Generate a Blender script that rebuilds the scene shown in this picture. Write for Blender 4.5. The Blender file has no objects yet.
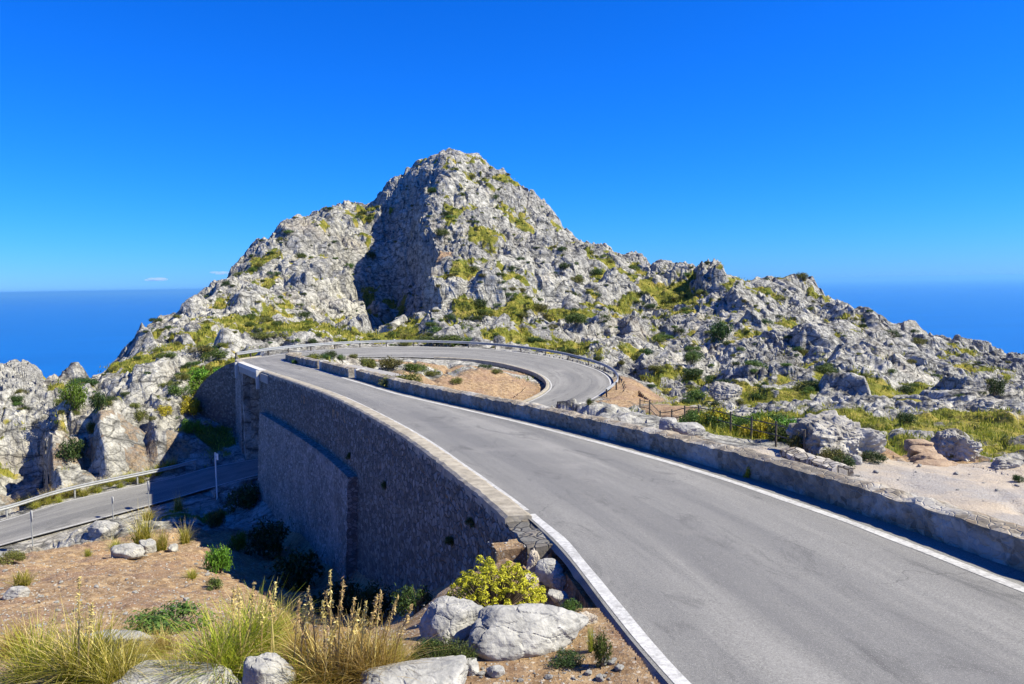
import bpy, bmesh, math, random
import numpy as np
from mathutils import Matrix, Vector

QUAL = 1.0            # terrain resolution factor
rng = np.random.default_rng(7)
random.seed(7)
scn = bpy.context.scene
col = scn.collection
R_ = math.radians

# ------------------------------------------------------------------ camera
W, H, F = 1024, 684, 803.0
PITCH = math.atan((342 - 284) / F)
ROLL = R_(-1.0)
CAM = (Matrix.Rotation(math.pi / 2 - PITCH, 4, 'X') @ Matrix.Rotation(ROLL, 4, 'Z'))
CM = np.array(CAM.to_3x3())

def P(px, py, d):
    """point seen at pixel (px,py) at forward distance d (metres)"""
    v = CM @ np.array([(px - 512) / F, -(py - 342) / F, -1.0])
    v = v / v[1]
    return v * d

def proj(xyz):
    q = xyz @ CM                       # world -> camera
    w = -q[:, 2]
    return 512 + F * q[:, 0] / w, 342 - F * q[:, 1] / w, w

cd = bpy.data.cameras.new('camera')
cam = bpy.data.objects.new('camera', cd)
col.objects.link(cam)
cam.matrix_world = CAM
cd.sensor_width = 36.0
cd.lens = 36.0 * F / W
cd.clip_start = 0.1
cd.clip_end = 400000
scn.camera = cam

# ------------------------------------------------------------------ noise
def _h(ix, iy, iz, seed):
    h = (ix.astype(np.uint32) * np.uint32(374761393) + iy.astype(np.uint32) * np.uint32(668265263)
         + iz.astype(np.uint32) * np.uint32(2147483647 - 5) + np.uint32((seed * 974711 + 12345) & 0xffffffff))
    h = (h ^ (h >> np.uint32(13))) * np.uint32(1274126177)
    h = (h ^ (h >> np.uint32(16))) * np.uint32(2246822519)
    return h ^ (h >> np.uint32(15))

def perlin(p, seed=0):
    p = np.asarray(p, np.float32)
    f0 = np.floor(p); i = f0.astype(np.int32); f = p - f0
    u = f * f * f * (f * (f * 6 - 15) + 10)
    out = np.zeros(len(p), np.float32)
    for dx in (0, 1):
        wx = u[:, 0] if dx else 1 - u[:, 0]
        for dy in (0, 1):
            wy = u[:, 1] if dy else 1 - u[:, 1]
            for dz in (0, 1):
                wz = u[:, 2] if dz else 1 - u[:, 2]
                h = _h(i[:, 0] + dx, i[:, 1] + dy, i[:, 2] + dz, seed)
                g = ((h & np.uint32(1023)).astype(np.float32) / 511.5 - 1) * (f[:, 0] - dx) \
                    + (((h >> np.uint32(10)) & np.uint32(1023)).astype(np.float32) / 511.5 - 1) * (f[:, 1] - dy) \
                    + (((h >> np.uint32(20)) & np.uint32(1023)).astype(np.float32) / 511.5 - 1) * (f[:, 2] - dz)
                out += wx * wy * wz * g
    return out * 1.2

def fbm(p, scale, octs, seed=0, gain=0.5, ridged=False):
    out = 0; a = 1.0; s = 1.0 / scale
    for k in range(octs):
        n = perlin(p * s, seed + k)
        if ridged: n = 1 - 2 * np.abs(n) * 1.6
        out = out + a * n; a *= gain; s *= 2.03
    return out

def cells(p, seed=0, flat=False):
    """3-D (or 2-D) Voronoi: facet height per cell and F2-F1"""
    p = np.asarray(p, np.float32)
    i = np.floor(p).astype(np.int32)
    n = len(p)
    d1 = np.full(n, 9, np.float32); d2 = np.full(n, 9, np.float32); fac = np.zeros(n, np.float32)
    for dx in (-1, 0, 1):
        for dy in (-1, 0, 1):
            for dz in ((0,) if flat else (-1, 0, 1)):
                cx, cy, cz = i[:, 0] + dx, i[:, 1] + dy, i[:, 2] + dz
                h = _h(cx, cy, cz, seed); h2 = _h(cx, cy, cz, seed + 91)
                ox = (h & np.uint32(1023)).astype(np.float32) / 1023
                oy = ((h >> np.uint32(10)) & np.uint32(1023)).astype(np.float32) / 1023
                rx = cx + ox - p[:, 0]; ry = cy + oy - p[:, 1]
                dd = rx * rx + ry * ry
                rz = 0
                if not flat:
                    oz = ((h >> np.uint32(20)) & np.uint32(1023)).astype(np.float32) / 1023
                    rz = cz + oz - p[:, 2]
                    dd = dd + rz * rz
                gx = (h2 & np.uint32(1023)).astype(np.float32) / 511.5 - 1
                gy = ((h2 >> np.uint32(10)) & np.uint32(1023)).astype(np.float32) / 511.5 - 1
                hh = ((h2 >> np.uint32(20)) & np.uint32(1023)).astype(np.float32) / 511.5 - 1
                f = hh * 0.55 - (gx * rx + gy * ry) * 0.9
                near = dd < d1
                d2 = np.where(near, d1, np.minimum(d2, dd))
                fac = np.where(near, f, fac)
                d1 = np.where(near, dd, d1)
    return fac, np.sqrt(d2) - np.sqrt(d1)

def sstep(a, b, x):
    t = np.clip((x - a) / (b - a), 0, 1)
    return t * t * (3 - 2 * t)

# ------------------------------------------------------------------ object helpers
def tag(o, label=None, cat=None, group=None, kind=None):
    if label: o['label'] = label
    if cat: o['category'] = cat
    if group: o['group'] = group
    if kind: o['kind'] = kind
    return o

def empty(name, loc, rz=0.0):
    o = bpy.data.objects.new(name, None)
    o.empty_display_size = 0.2
    o.location = loc; o.rotation_euler = (0, 0, rz)
    col.objects.link(o)
    return o

def mesh_data(name, verts, faces, m=None, uv=None, smooth=False, attrs=None):
    v = np.ascontiguousarray(verts, np.float32); me = bpy.data.meshes.new(name)
    if isinstance(faces, np.ndarray):
        f = np.ascontiguousarray(faces, np.int32); k = f.shape[1]; nf = len(f)
        me.vertices.add(len(v)); me.vertices.foreach_set('co', v.ravel())
        me.loops.add(nf * k); me.loops.foreach_set('vertex_index', f.ravel())
        me.polygons.add(nf)
        me.polygons.foreach_set('loop_start', np.arange(0, nf * k, k, dtype=np.int32))
        me.polygons.foreach_set('loop_total', np.full(nf, k, np.int32))
        li = f.ravel()
    else:
        me.from_pydata([tuple(map(float, q)) for q in v], [], [tuple(map(int, q)) for q in faces])
        li = np.array([i for q in faces for i in q], np.int32)
    me.update(calc_edges=True)
    if uv is not None:
        l = me.uv_layers.new(name='UVMap')
        l.data.foreach_set('uv', np.ascontiguousarray(np.asarray(uv, np.float32)[li]).ravel())
    for an, arr in (attrs or {}).items():
        a = me.attributes.new(an, 'FLOAT', 'POINT')
        a.data.foreach_set('value', np.ascontiguousarray(arr, np.float32))
    me.polygons.foreach_set('use_smooth', np.full(len(me.polygons), smooth, bool))
    if m: me.materials.append(m)
    me.validate()
    return me

def mobj(name, verts, faces, m=None, parent=None, **k):
    o = bpy.data.objects.new(name, mesh_data(name, verts, faces, m, **k))
    col.objects.link(o)
    if parent: o.parent = parent
    return o

class MB:
    """collects boxes and tubes into one mesh"""
    def __init__(s): s.v = []; s.f = []
    def add(s, v, f):
        b = len(s.v); s.v += [tuple(map(float, q)) for q in v]; s.f += [tuple(b + int(i) for i in q) for q in f]
    def box(s, c, size, rz=0.0, bev=0.0, tilt=0.0):
        bm = bmesh.new(); bmesh.ops.create_cube(bm, size=1)
        bmesh.ops.scale(bm, vec=size, verts=bm.verts)
        if bev: bmesh.ops.bevel(bm, geom=bm.edges[:], offset=bev, segments=2, affect='EDGES')
        bmesh.ops.transform(bm, matrix=Matrix.Translation(c) @ Matrix.Rotation(rz, 4, 'Z') @ Matrix.Rotation(tilt, 4, 'Y'), verts=bm.verts)
        bm.verts.index_update()
        s.add([v.co for v in bm.verts], [[v.index for v in f.verts] for f in bm.faces]); bm.free()
    def tube(s, pts, rad, n=8):
        pts = [Vector(p) for p in pts]; rad = rad if isinstance(rad, (list, tuple)) else [rad] * len(pts)
        vs = []; fs = []
        for i, p in enumerate(pts):
            t = (pts[min(i + 1, len(pts) - 1)] - pts[max(i - 1, 0)]).normalized()
            a = t.orthogonal().normalized() if i == 0 else (a - t * a.dot(t)).normalized()
            b = t.cross(a)
            for k in range(n):
                an = 2 * math.pi * k / n
                vs.append(p + (a * math.cos(an) + b * math.sin(an)) * rad[i])
        for i in range(len(pts) - 1):
            for k in range(n):
                fs.append((i * n + k, i * n + (k + 1) % n, (i + 1) * n + (k + 1) % n, (i + 1) * n + k))
        fs.append(tuple(range(n - 1, -1, -1))); fs.append(tuple((len(pts) - 1) * n + k for k in range(n)))
        s.add(vs, fs)
    def build(s, name, m, parent=None, smooth=False):
        return mobj(name, np.array(s.v), s.f, m, parent, smooth=smooth)

def copy_thing(o, loc=None, rz=None, scale=None):
    c = o.copy(); col.objects.link(c)
    for ch in o.children:
        d = ch.copy(); col.objects.link(d); d.parent = c
        for g in ch.children:
            e = g.copy(); col.objects.link(e); e.parent = d
    if loc is not None: c.location = loc
    if rz is not None: c.rotation_euler = (0, 0, rz)
    if scale is not None: c.scale = scale
    return c

def gridfaces(nu, nv, closed_v=False):
    """vertex index = u*nv+v"""
    u = np.arange(nu - 1)[:, None]; v = np.arange(nv if closed_v else nv - 1)[None, :]
    a = u * nv + v; b = (u + 1) * nv + v
    c = (u + 1) * nv + (v + 1) % nv; d = u * nv + (v + 1) % nv
    return np.stack([a, b, c, d], -1).reshape(-1, 4)

# ------------------------------------------------------------------ materials
class NT:
    def __init__(s, name, rough=0.9, spec=0.3):
        s.m = bpy.data.materials.new(name); s.m.use_nodes = True
        s.t = s.m.node_tree; s.b = s.t.nodes['Principled BSDF']
        s.b.inputs['Roughness'].default_value = rough
        s.b.inputs['Specular IOR Level'].default_value = spec
    def n(s, typ, **k):
        x = s.t.nodes.new('ShaderNode' + typ)
        for a, v in k.items():
            if a.startswith('_'): setattr(x, a[1:], v)
            else:
                key = a.replace('__', ' ')
                if isinstance(v, bpy.types.NodeSocket): s.t.links.new(v, x.inputs[key])
                else: x.inputs[key].default_value = v
        return x
    def link(s, a, b): s.t.links.new(a, b)
    def obj(s): return s.n('TexCoord').outputs['Object']
    def map(s, vec, scale=(1, 1, 1), rot=(0, 0, 0)):
        x = s.n('Mapping'); x.inputs['Scale'].default_value = scale; x.inputs['Rotation'].default_value = rot
        s.link(vec, x.inputs['Vector']); return x.outputs[0]
    def noise(s, vec, scale, detail=6, rough=0.55, dist=0.0):
        x = s.n('TexNoise'); s.link(vec, x.inputs['Vector'])
        x.inputs['Scale'].default_value = scale; x.inputs['Detail'].default_value = detail
        x.inputs['Roughness'].default_value = rough; x.inputs['Distortion'].default_value = dist
        return x.outputs['Fac']
    def vor(s, vec, scale, feature='F1', rnd=1.0):
        x = s.n('TexVoronoi'); x.feature = feature; s.link(vec, x.inputs['Vector'])
        x.inputs['Scale'].default_value = scale; x.inputs['Randomness'].default_value = rnd
        return x
    def ramp(s, fac, stops, interp='LINEAR'):
        x = s.n('ValToRGB'); s.link(fac, x.inputs[0]); e = x.color_ramp.elements
        x.color_ramp.interpolation = interp
        while len(e) < len(stops): e.new(0.5)
        for k, (p, c) in enumerate(stops):
            e[k].position = p
            e[k].color = (c, c, c, 1) if isinstance(c, (int, float)) else (*c, 1)
        return x.outputs[0]
    def mix(s, fac, a, b, mode='MIX'):
        x = s.n('Mix'); x.data_type = 'RGBA'; x.blend_type = mode
        for sock, v in ((x.inputs[0], fac), (x.inputs[6], a), (x.inputs[7], b)):
            if isinstance(v, bpy.types.NodeSocket): s.link(v, sock)
            else: sock.default_value = v if isinstance(v, (int, float)) else (*v, 1)
        return x.outputs[2]
    def math(s, op, a, b=0.0, clamp=False):
        x = s.n('Math'); x.operation = op; x.use_clamp = clamp
        for k, v in enumerate((a, b)):
            if isinstance(v, bpy.types.NodeSocket): s.link(v, x.inputs[k])
            else: x.inputs[k].default_value = v
        return x.outputs[0]
    def attr(s, name):
        x = s.n('Attribute'); x.attribute_name = name; return x.outputs['Fac']
    def bump(s, h, strength=0.5, dist=0.05, prev=None):
        x = s.n('Bump'); s.link(h, x.inputs['Height']); x.inputs['Strength'].default_value = strength
        x.inputs['Distance'].default_value = dist
        if prev is not None: s.link(prev, x.inputs['Normal'])
        return x.outputs[0]
    def done(s, color=None, normal=None, rough=None):
        if color is not None:
            if isinstance(color, bpy.types.NodeSocket): s.link(color, s.b.inputs['Base Color'])
            else: s.b.inputs['Base Color'].default_value = (*color, 1)
        if normal is not None: s.link(normal, s.b.inputs['Normal'])
        if rough is not None: s.link(rough, s.b.inputs['Roughness'])
        return s.m

def rock_nodes(t, v, big=1.0):
    """grey karst limestone: colour and bump height"""
    n1 = t.noise(v, 0.09 / big, 5, 0.6, 0.4); n2 = t.noise(v, 0.9 / big, 8, 0.68, 0.3); n3 = t.noise(v, 7.0 / big, 6, 0.7)
    c = t.ramp(n2, [(0.32, (0.10, 0.10, 0.10)), (0.44, (0.24, 0.235, 0.225)), (0.57, (0.42, 0.41, 0.39)), (0.75, (0.54, 0.525, 0.50))])
    c = t.mix(t.ramp(n1, [(0.56, 0.0), (0.72, 0.35)]), c, (0.42, 0.34, 0.25))
    c = t.mix(0.6, c, t.ramp(n3, [(0.34, 0.25), (0.56, 1.0)]), 'MULTIPLY')
    vs = t.map(v, (1.3 / big, 1.3 / big, 0.22 / big), (0.25, 0.12, 0))
    st = t.noise(vs, 1.0, 7, 0.65, 0.2)
    c = t.mix(t.ramp(st, [(0.58, 0.0), (0.72, 0.4)]), c, (0.15, 0.15, 0.15))
    cr = t.vor(t.map(v, (0.8 / big, 0.8 / big, 1.3 / big), (0.5, 0.3, 0.2)), 1.0, 'DISTANCE_TO_EDGE')
    crk = t.ramp(cr.outputs['Distance'], [(0.0, 0.0), (0.06, 1.0)])
    wv = t.n('VectorMath'); wv.operation = 'ADD'; nw = t.n('TexNoise'); t.link(v, nw.inputs['Vector']); nw.inputs['Scale'].default_value = .5 / big; nw.inputs['Detail'].default_value = 5
    sc = t.n('VectorMath'); sc.operation = 'SCALE'; t.link(nw.outputs['Color'], sc.inputs[0]); sc.inputs['Scale'].default_value = 2.0 * big
    t.link(v, wv.inputs[0]); t.link(sc.outputs[0], wv.inputs[1])
    f1 = t.vor(t.map(wv.outputs[0], (.16 / big, .16 / big, .42 / big), (.2, .1, .4)), 1.0, 'DISTANCE_TO_EDGE').outputs['Distance']
    f2 = t.vor(t.map(wv.outputs[0], (.55 / big, .55 / big, 1.2 / big), (.4, -.2, .9)), 1.0, 'DISTANCE_TO_EDGE').outputs['Distance']
    fis = t.math('MULTIPLY', t.ramp(f1, [(0.0, 0.35), (0.045, 1.0)]), t.ramp(f2, [(0.0, 0.5), (0.06, 1.0)]))
    c = t.mix(1.0, c, fis, 'MULTIPLY')
    lowd = t.noise(v, .05 / big, 4, .6)
    c = t.mix(1.0, c, t.ramp(lowd, [(0.38, (0.80, 0.79, 0.78)), (0.56, (1.12, 1.10, 1.04))]), 'MULTIPLY')
    h = t.math('ADD', t.math('MULTIPLY', n2, 1.0), t.math('MULTIPLY', n3, 0.22))
    h = t.math('ADD', h, t.math('ADD', t.math('MULTIPLY', crk, 0.10), t.math('MULTIPLY', fis, .25)))
    return c, h

def mat_terrain():
    t = NT('limestone_hillside', 0.95, 0.15)
    v = t.obj()
    c, h = rock_nodes(t, v)
    n_f = t.noise(v, 3.5, 6, 0.7); n_g = t.noise(v, 22.0, 4, 0.7); n_m = t.noise(v, 0.5, 5, 0.6)
    soil = t.ramp(n_f, [(0.3, (0.12, 0.075, 0.042)), (0.46, (0.25, 0.16, 0.085)), (0.58, (0.36, 0.245, 0.135)), (0.74, (0.46, 0.35, 0.22))])
    soil = t.mix(t.ramp(n_m, [(0.47, 0.0), (0.6, 0.6)]), soil, (0.21, 0.125, 0.085))
    soil = t.mix(t.ramp(t.noise(v, 11.0, 3, 0.7), [(0.56, 0.0), (0.64, 0.6)]), soil, (0.12, 0.075, 0.05))
    pv_ = t.vor(v, 9.0); soil = t.mix(t.ramp(pv_.outputs['Distance'], [(0.16, 0.75), (0.24, 0.0)]), soil, (0.50, 0.43, 0.35))
    soil = t.mix(t.ramp(n_g, [(0.56, 0.0), (0.68, 0.75)]), soil, (0.50, 0.45, 0.38))
    grav = t.ramp(n_g, [(0.28, (0.23, 0.205, 0.185)), (0.5, (0.34, 0.31, 0.285)), (0.75, (0.43, 0.405, 0.38))])
    grav = t.mix(t.ramp(n_m, [(0.42, 0.0), (0.62, 0.55)]), grav, (0.52, 0.41, 0.29))
    veg = t.ramp(n_m, [(0.32, (0.075, 0.10, 0.016)), (0.5, (0.19, 0.185, 0.03)), (0.68, (0.36, 0.28, 0.07))])
    veg = t.mix(0.5, veg, t.ramp(n_f, [(0.3, 0.35), (0.7, 1.0)]), 'MULTIPLY')
    def m(an, w=0.5):
        return t.ramp(t.math('ADD', t.attr(an), t.math('MULTIPLY', t.math('SUBTRACT', n_f, 0.5), w)), [(0.42, 0.0), (0.58, 1.0)])
    mv, ms, mg = m('veg'), m('soil'), m('grav', 0.3)
    c = t.mix(ms, c, soil); c = t.mix(mg, c, grav); c = t.mix(mv, c, veg)
    cover = t.math('MAXIMUM', ms, mg)
    hh = t.mix(cover, h, t.math('ADD', t.math('MULTIPLY', n_g, 0.18), t.math('MULTIPLY', n_f, 0.15)))
    b = t.bump(hh, 0.7, 0.40)
    b = t.bump(t.noise(v, 9.0, 8, 0.75), 0.5, 0.06, b)
    return t.done(c, b)

def mat_boulder(name, big, warm=0.0):
    t = NT(name, 0.92, 0.2); v = t.obj()
    c, h = rock_nodes(t, v, big)
    c = t.mix(0.5 if big < 1 else 0.2, c, (0.36, 0.35, 0.335))
    if warm: c = t.mix(warm, c, (0.50, 0.40, 0.28))
    lich = t.ramp(t.noise(v, 5.0, 5, 0.6, 0.5), [(0.6, 0.0), (0.68, 0.5)])
    c = t.mix(lich, c, (0.20, 0.20, 0.20))
    b = t.bump(h, 0.75, 0.10 * big)
    b = t.bump(t.noise(v, 30.0, 6, 0.7), 0.5, 0.012, b)
    return t.done(c, b)

def mat_stonewall(name, tint, scale, mortar, bump=0.6, white=0.0, dry=0.0):
    """rubble masonry"""
    t = NT(name, 0.95, 0.15); v = t.obj()
    wv = t.n('VectorMath'); wv.operation = 'ADD'
    ns = t.n('TexNoise'); t.link(v, ns.inputs['Vector']); ns.inputs['Scale'].default_value = 2.2
    sc = t.n('VectorMath'); sc.operation = 'SCALE'; t.link(ns.outputs['Color'], sc.inputs[0]); sc.inputs['Scale'].default_value = 0.22
    t.link(v, wv.inputs[0]); t.link(sc.outputs[0], wv.inputs[1])
    vec = t.map(wv.outputs[0], (scale, scale, scale * 1.35))
    ve = t.vor(vec, 1.0, 'DISTANCE_TO_EDGE', 0.9); vc = t.vor(vec, 1.0, 'F1', 0.9)
    j = t.ramp(ve.outputs['Distance'], [(0.015, 0.0), (0.09, 1.0)])
    sep = t.n('SeparateColor'); t.link(vc.outputs['Color'], sep.inputs[0])
    stone = t.ramp(sep.outputs[0], [(0.0, tuple(x * 0.55 for x in tint)), (0.55, tint), (1.0, tuple(min(1, x * 1.45) for x in tint))])
    stone = t.mix(t.ramp(sep.outputs[1], [(0.70, 0.0), (0.95, 0.4)]), stone, tuple(x * y for x, y in zip(tint, (1.0, .8, .6))))
    nf = t.noise(v, 9.0, 7, 0.7); nl = t.noise(v, 0.45, 5, 0.6, 0.3)
    stone = t.mix(0.6, stone, t.ramp(nf, [(0.3, 0.4), (0.7, 1.0)]), 'MULTIPLY')
    c = t.mix(j, mortar, stone)
    if white:
        wm = t.ramp(t.noise(v, 0.7, 6, 0.65, 0.6), [(0.50, 0.0), (0.60, white)])
        c = t.mix(wm, c, (0.43, 0.42, 0.40))
    if dry:
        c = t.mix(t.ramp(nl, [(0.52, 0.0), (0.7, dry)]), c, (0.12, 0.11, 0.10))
    h = t.math('ADD', t.math('MULTIPLY', j, 0.7), t.math('MULTIPLY', nf, 0.6))
    return t.done(c, t.bump(h, bump, 0.06))

def mat_asphalt():
    t = NT('old_asphalt', 0.9, 0.25)
    uvn = t.n('UVMap'); uv = uvn.outputs[0]; v = t.obj()
    g = t.noise(v, 34.0, 6, 0.85); g2 = t.noise(v, 220.0, 2, 0.8)
    big = t.noise(v, 0.33, 5, 0.6, 0.3)
    st = t.noise(t.map(uv, (0.75, 0.045, 1)), 1.0, 5, 0.62, 0.35)
    st2 = t.noise(t.map(uv, (2.4, 0.11, 1)), 1.0, 6, 0.7, 0.5)
    c = t.ramp(g, [(0.32, (0.10, 0.097, 0.092)), (0.5, (0.215, 0.208, 0.198)), (0.70, (0.33, 0.32, 0.30))])
    c = t.mix(0.55, c, t.ramp(g2, [(0.2, 0.55), (0.8, 1.0)]), 'MULTIPLY')
    c = t.mix(t.ramp(st, [(0.38, 0.75), (0.56, 0.0)]), c, (0.115, 0.113, 0.114))
    c = t.mix(t.ramp(st, [(0.55, 0.0), (0.72, 0.40)]), c, (0.34, 0.325, 0.305))
    c = t.mix(t.ramp(st2, [(0.56, 0.0), (0.70, 0.6)]), c, (0.10, 0.098, 0.098))
    c = t.mix(t.ramp(big, [(0.55, 0.0), (0.75, 0.4)]), c, (0.32, 0.30, 0.28))
    su = t.n('SeparateXYZ'); t.link(uv, su.inputs[0])
    tw = t.math('SINE', t.math('MULTIPLY', su.outputs[0], 2 * math.pi / 1.55))
    tw = t.math('MULTIPLY', t.math('ADD', t.math('MULTIPLY', tw, .5), .5), t.ramp(t.noise(t.map(uv, (.5, .03, 1)), 1.0, 4), [(.35, 0.0), (.6, 1.0)]))
    c = t.mix(t.math('MULTIPLY', tw, .38), c, (0.12, 0.117, 0.115))
    bl = t.noise(t.map(uv, (1.1, .38, 1)), 1.0, 6, .7, 1.2)
    c = t.mix(t.ramp(bl, [(.55, 0.0), (.66, .7)]), c, (0.085, 0.083, 0.082))
    c = t.mix(t.ramp(t.noise(v, 90.0, 2, .6), [(.60, 0.0), (.68, .7)]), c, (0.40, 0.385, 0.36))
    # hairline cracks
    wv = t.n('VectorMath'); wv.operation = 'ADD'
    ns = t.n('TexNoise'); t.link(v, ns.inputs['Vector']); ns.inputs['Scale'].default_value = 1.3; ns.inputs['Detail'].default_value = 6
    sc = t.n('VectorMath'); sc.operation = 'SCALE'; t.link(ns.outputs['Color'], sc.inputs[0]); sc.inputs['Scale'].default_value = 1.1
    t.link(v, wv.inputs[0]); t.link(sc.outputs[0], wv.inputs[1])
    ck = t.vor(wv.outputs[0], 0.23, 'DISTANCE_TO_EDGE')
    ckm = t.math('MULTIPLY', t.ramp(ck.outputs['Distance'], [(0.001, 1.0), (0.0032, 0.0)]), t.ramp(t.noise(v, 0.25, 3), [(0.5, 0.0), (0.58, 0.5)]))
    c = t.mix(ckm, c, (0.035, 0.034, 0.033))
    b = t.bump(g, 0.5, 0.012)
    return t.done(c, b)

def mat_paint():
    t = NT('worn_white_paint', 0.7, 0.3); v = t.obj()
    w = t.noise(v, 14.0, 7, 0.75); w2 = t.noise(v, 1.2, 4, 0.6)
    c = t.mix(t.ramp(t.math('ADD', w, t.math('MULTIPLY', w2, 0.35)), [(0.62, 0.0), (0.80, 0.8)]), (0.48, 0.47, 0.455), (0.24, 0.23, 0.22))
    c = t.mix(t.ramp(t.noise(v, 5.0, 6, .7), [(.50, 0.0), (.62, .55)]), c, (0.27, 0.26, 0.25))
    return t.done(c, t.bump(t.noise(v, 60, 3), 0.3, 0.008))

def mat_plain(name, c1, c2, scale=6.0, rough=0.8, metal=0.0, bump=0.2, dist=0.01, spec=0.3):
    t = NT(name, rough, spec); v = t.obj(); n = t.noise(v, scale, 6, 0.65)
    t.b.inputs['Metallic'].default_value = metal
    return t.done(t.ramp(n, [(0.3, c1), (0.7, c2)]), t.bump(t.noise(v, scale * 4, 5, 0.7), bump, dist))

def mat_leaf(name, dark, light, tip=None, rough=0.6, trans=0.25):
    t = NT(name, rough, 0.25)
    r = t.n('NewGeometry').outputs['Random Per Island']
    oi = t.n('ObjectInfo').outputs['Random']
    c = t.ramp(r, [(0.0, dark), (0.75, light), (1.0, tip or light)])
    hs = t.n('HueSaturation'); t.link(c, hs.inputs['Color'])
    t.link(t.math('ADD', t.math('MULTIPLY', oi, 0.05), 0.475), hs.inputs['Hue'])
    t.link(t.math('ADD', t.math('MULTIPLY', oi, 0.5), 0.75), hs.inputs['Value'])
    t.link(hs.outputs[0], t.b.inputs['Base Color'])
    tr = t.n('BsdfTranslucent'); t.link(hs.outputs[0], tr.inputs['Color'])
    ms = t.n('MixShader'); ms.inputs[0].default_value = trans
    t.link(t.b.outputs[0], ms.inputs[1]); t.link(tr.outputs[0], ms.inputs[2])
    t.link(ms.outputs[0], t.t.nodes['Material Output'].inputs['Surface'])
    return t.m

M = dict(
    terrain=mat_terrain(),
    boulder=mat_boulder('weathered_limestone', 0.5),
    outcrop=mat_boulder('outcrop_limestone', 1.2, 0.12),
    rubble=mat_boulder('tan_rubble', 0.4, 0.45),
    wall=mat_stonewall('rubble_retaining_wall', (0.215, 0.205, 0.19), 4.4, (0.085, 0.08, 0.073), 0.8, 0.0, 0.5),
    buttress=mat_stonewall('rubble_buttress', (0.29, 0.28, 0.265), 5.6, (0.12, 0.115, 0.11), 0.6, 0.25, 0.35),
    parapet=mat_stonewall('rough_parapet_stone', (0.28, 0.24, 0.19), 6.2, (0.262, 0.225, 0.178), 0.5, 0.55, 0.7),
    drystone=mat_stonewall('dry_stones', (0.44, 0.40, 0.35), 4.0, (0.12, 0.10, 0.085), 1.0, 0.2, 0.3),
    asphalt=mat_asphalt(), paint=mat_paint(),
    coping=mat_plain('worn_concrete_coping', (0.20, 0.175, 0.135), (0.40, 0.355, 0.285), 3.0, 0.95, 0, 0.6, 0.03),
    concrete=mat_plain('pale_concrete', (0.42, 0.40, 0.37), (0.58, 0.56, 0.52), 4.0, 0.9, 0, 0.3, 0.01),
    grey_concrete=mat_plain('grey_concrete', (0.22, 0.21, 0.20), (0.33, 0.31, 0.29), 2.0, 0.95, 0, 0.4, 0.02),
    steel=mat_plain('galvanised_steel', (0.26, 0.265, 0.27), (0.40, 0.405, 0.41), 5.0, 0.5, 0.35, 0.05, 0.003, 0.5),
    white_steel=mat_plain('pale_painted_steel', (0.62, 0.63, 0.63), (0.78, 0.78, 0.77), 5.0, 0.55, 0.0, 0.05, 0.003, 0.4),
    dark_wood=mat_plain('dark_weathered_wood', (0.06, 0.05, 0.04), (0.13, 0.11, 0.09), 9.0, 0.9),
    bark=mat_plain('grey_brown_stem', (0.10, 0.075, 0.05), (0.20, 0.155, 0.11), 12.0, 0.95),
    leaf_green=mat_leaf('green_leaves', (0.028, 0.055, 0.010), (0.085, 0.135, 0.022), (0.15, 0.20, 0.035)),
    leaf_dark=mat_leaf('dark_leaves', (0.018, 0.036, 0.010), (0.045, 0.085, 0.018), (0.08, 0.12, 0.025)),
    leaf_olive=mat_leaf('olive_leaves', (0.055, 0.065, 0.014), (0.15, 0.155, 0.03), (0.24, 0.22, 0.05)),
    leaf_bright=mat_leaf('bright_leaves', (0.045, 0.10, 0.010), (0.12, 0.225, 0.018), (0.20, 0.31, 0.035)),
    leaf_yellow=mat_leaf('yellow_green_leaves', (0.17, 0.145, 0.010), (0.42, 0.345, 0.018), (0.58, 0.47, 0.05)),
    leaf_grey=mat_leaf('grey_green_leaves', (0.075, 0.10, 0.05), (0.15, 0.19, 0.095), (0.20, 0.24, 0.13)),
    grass=mat_leaf('yellow_green_grass', (0.09, 0.125, 0.012), (0.30, 0.29, 0.035), (0.52, 0.42, 0.09), 0.7, 0.4),
    blade=mat_leaf('reed_grass_blades', (0.13, 0.16, 0.010), (0.36, 0.36, 0.03), (0.55, 0.46, 0.09), 0.6, 0.4),
    blade_gold=mat_leaf('golden_grass_blades', (0.20, 0.16, 0.02), (0.46, 0.36, 0.07), (0.62, 0.48, 0.14), 0.7, 0.4),
    straw=mat_leaf('dry_seed_stalks', (0.40, 0.29, 0.10), (0.62, 0.48, 0.20), (0.72, 0.58, 0.30), 0.8, 0.3),
)
# ------------------------------------------------------------------ road layout (left edge, right edge in world metres)
def rz_near(d): return -((318 + 2891 / d) - 284) / F * d
def sec(lx, ly, lz, rx, ry, rz): return [lx, ly, lz, rx, ry, rz]
SEC = []
def road_hit(px, py):
    """point of the near road surface (a plane falling 4.2 % away from the camera) seen at a pixel"""
    v = P(px, py, 1.0); return v * (3.6 / (-v[2] - .0423 - .0175 * v[0]))
nearL = [(1.45, 7.78), (.55, 12.9), (-.95, 18.07), (-3.63, 26.0), (-7.73, 36.1), (-11.75, 44.5), (-16.8, 54.5), (-22.8, 67.2)]
edgeR = [road_hit(*q) for q in ((1024, 587), (917, 545), (800, 503), (728, 479.5), (658, 458), (597, 440.5), (538.6, 426), (490, 415.5), (438.6, 404), (397, 393.5), (346.8, 378.5), (315, 369), (291.7, 362.5))]
edgeR = [edgeR[0] * 2 - edgeR[1]] + edgeR + [edgeR[-1] * 2 - edgeR[-2]]
def resamp(path, step):
    s = np.concatenate([[0], np.cumsum(np.linalg.norm(np.diff(path, axis=0), axis=1))]); t_ = np.arange(0, s[-1], step)
    return np.stack([np.interp(t_, s, path[:, k]) for k in range(path.shape[1])], 1)
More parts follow.
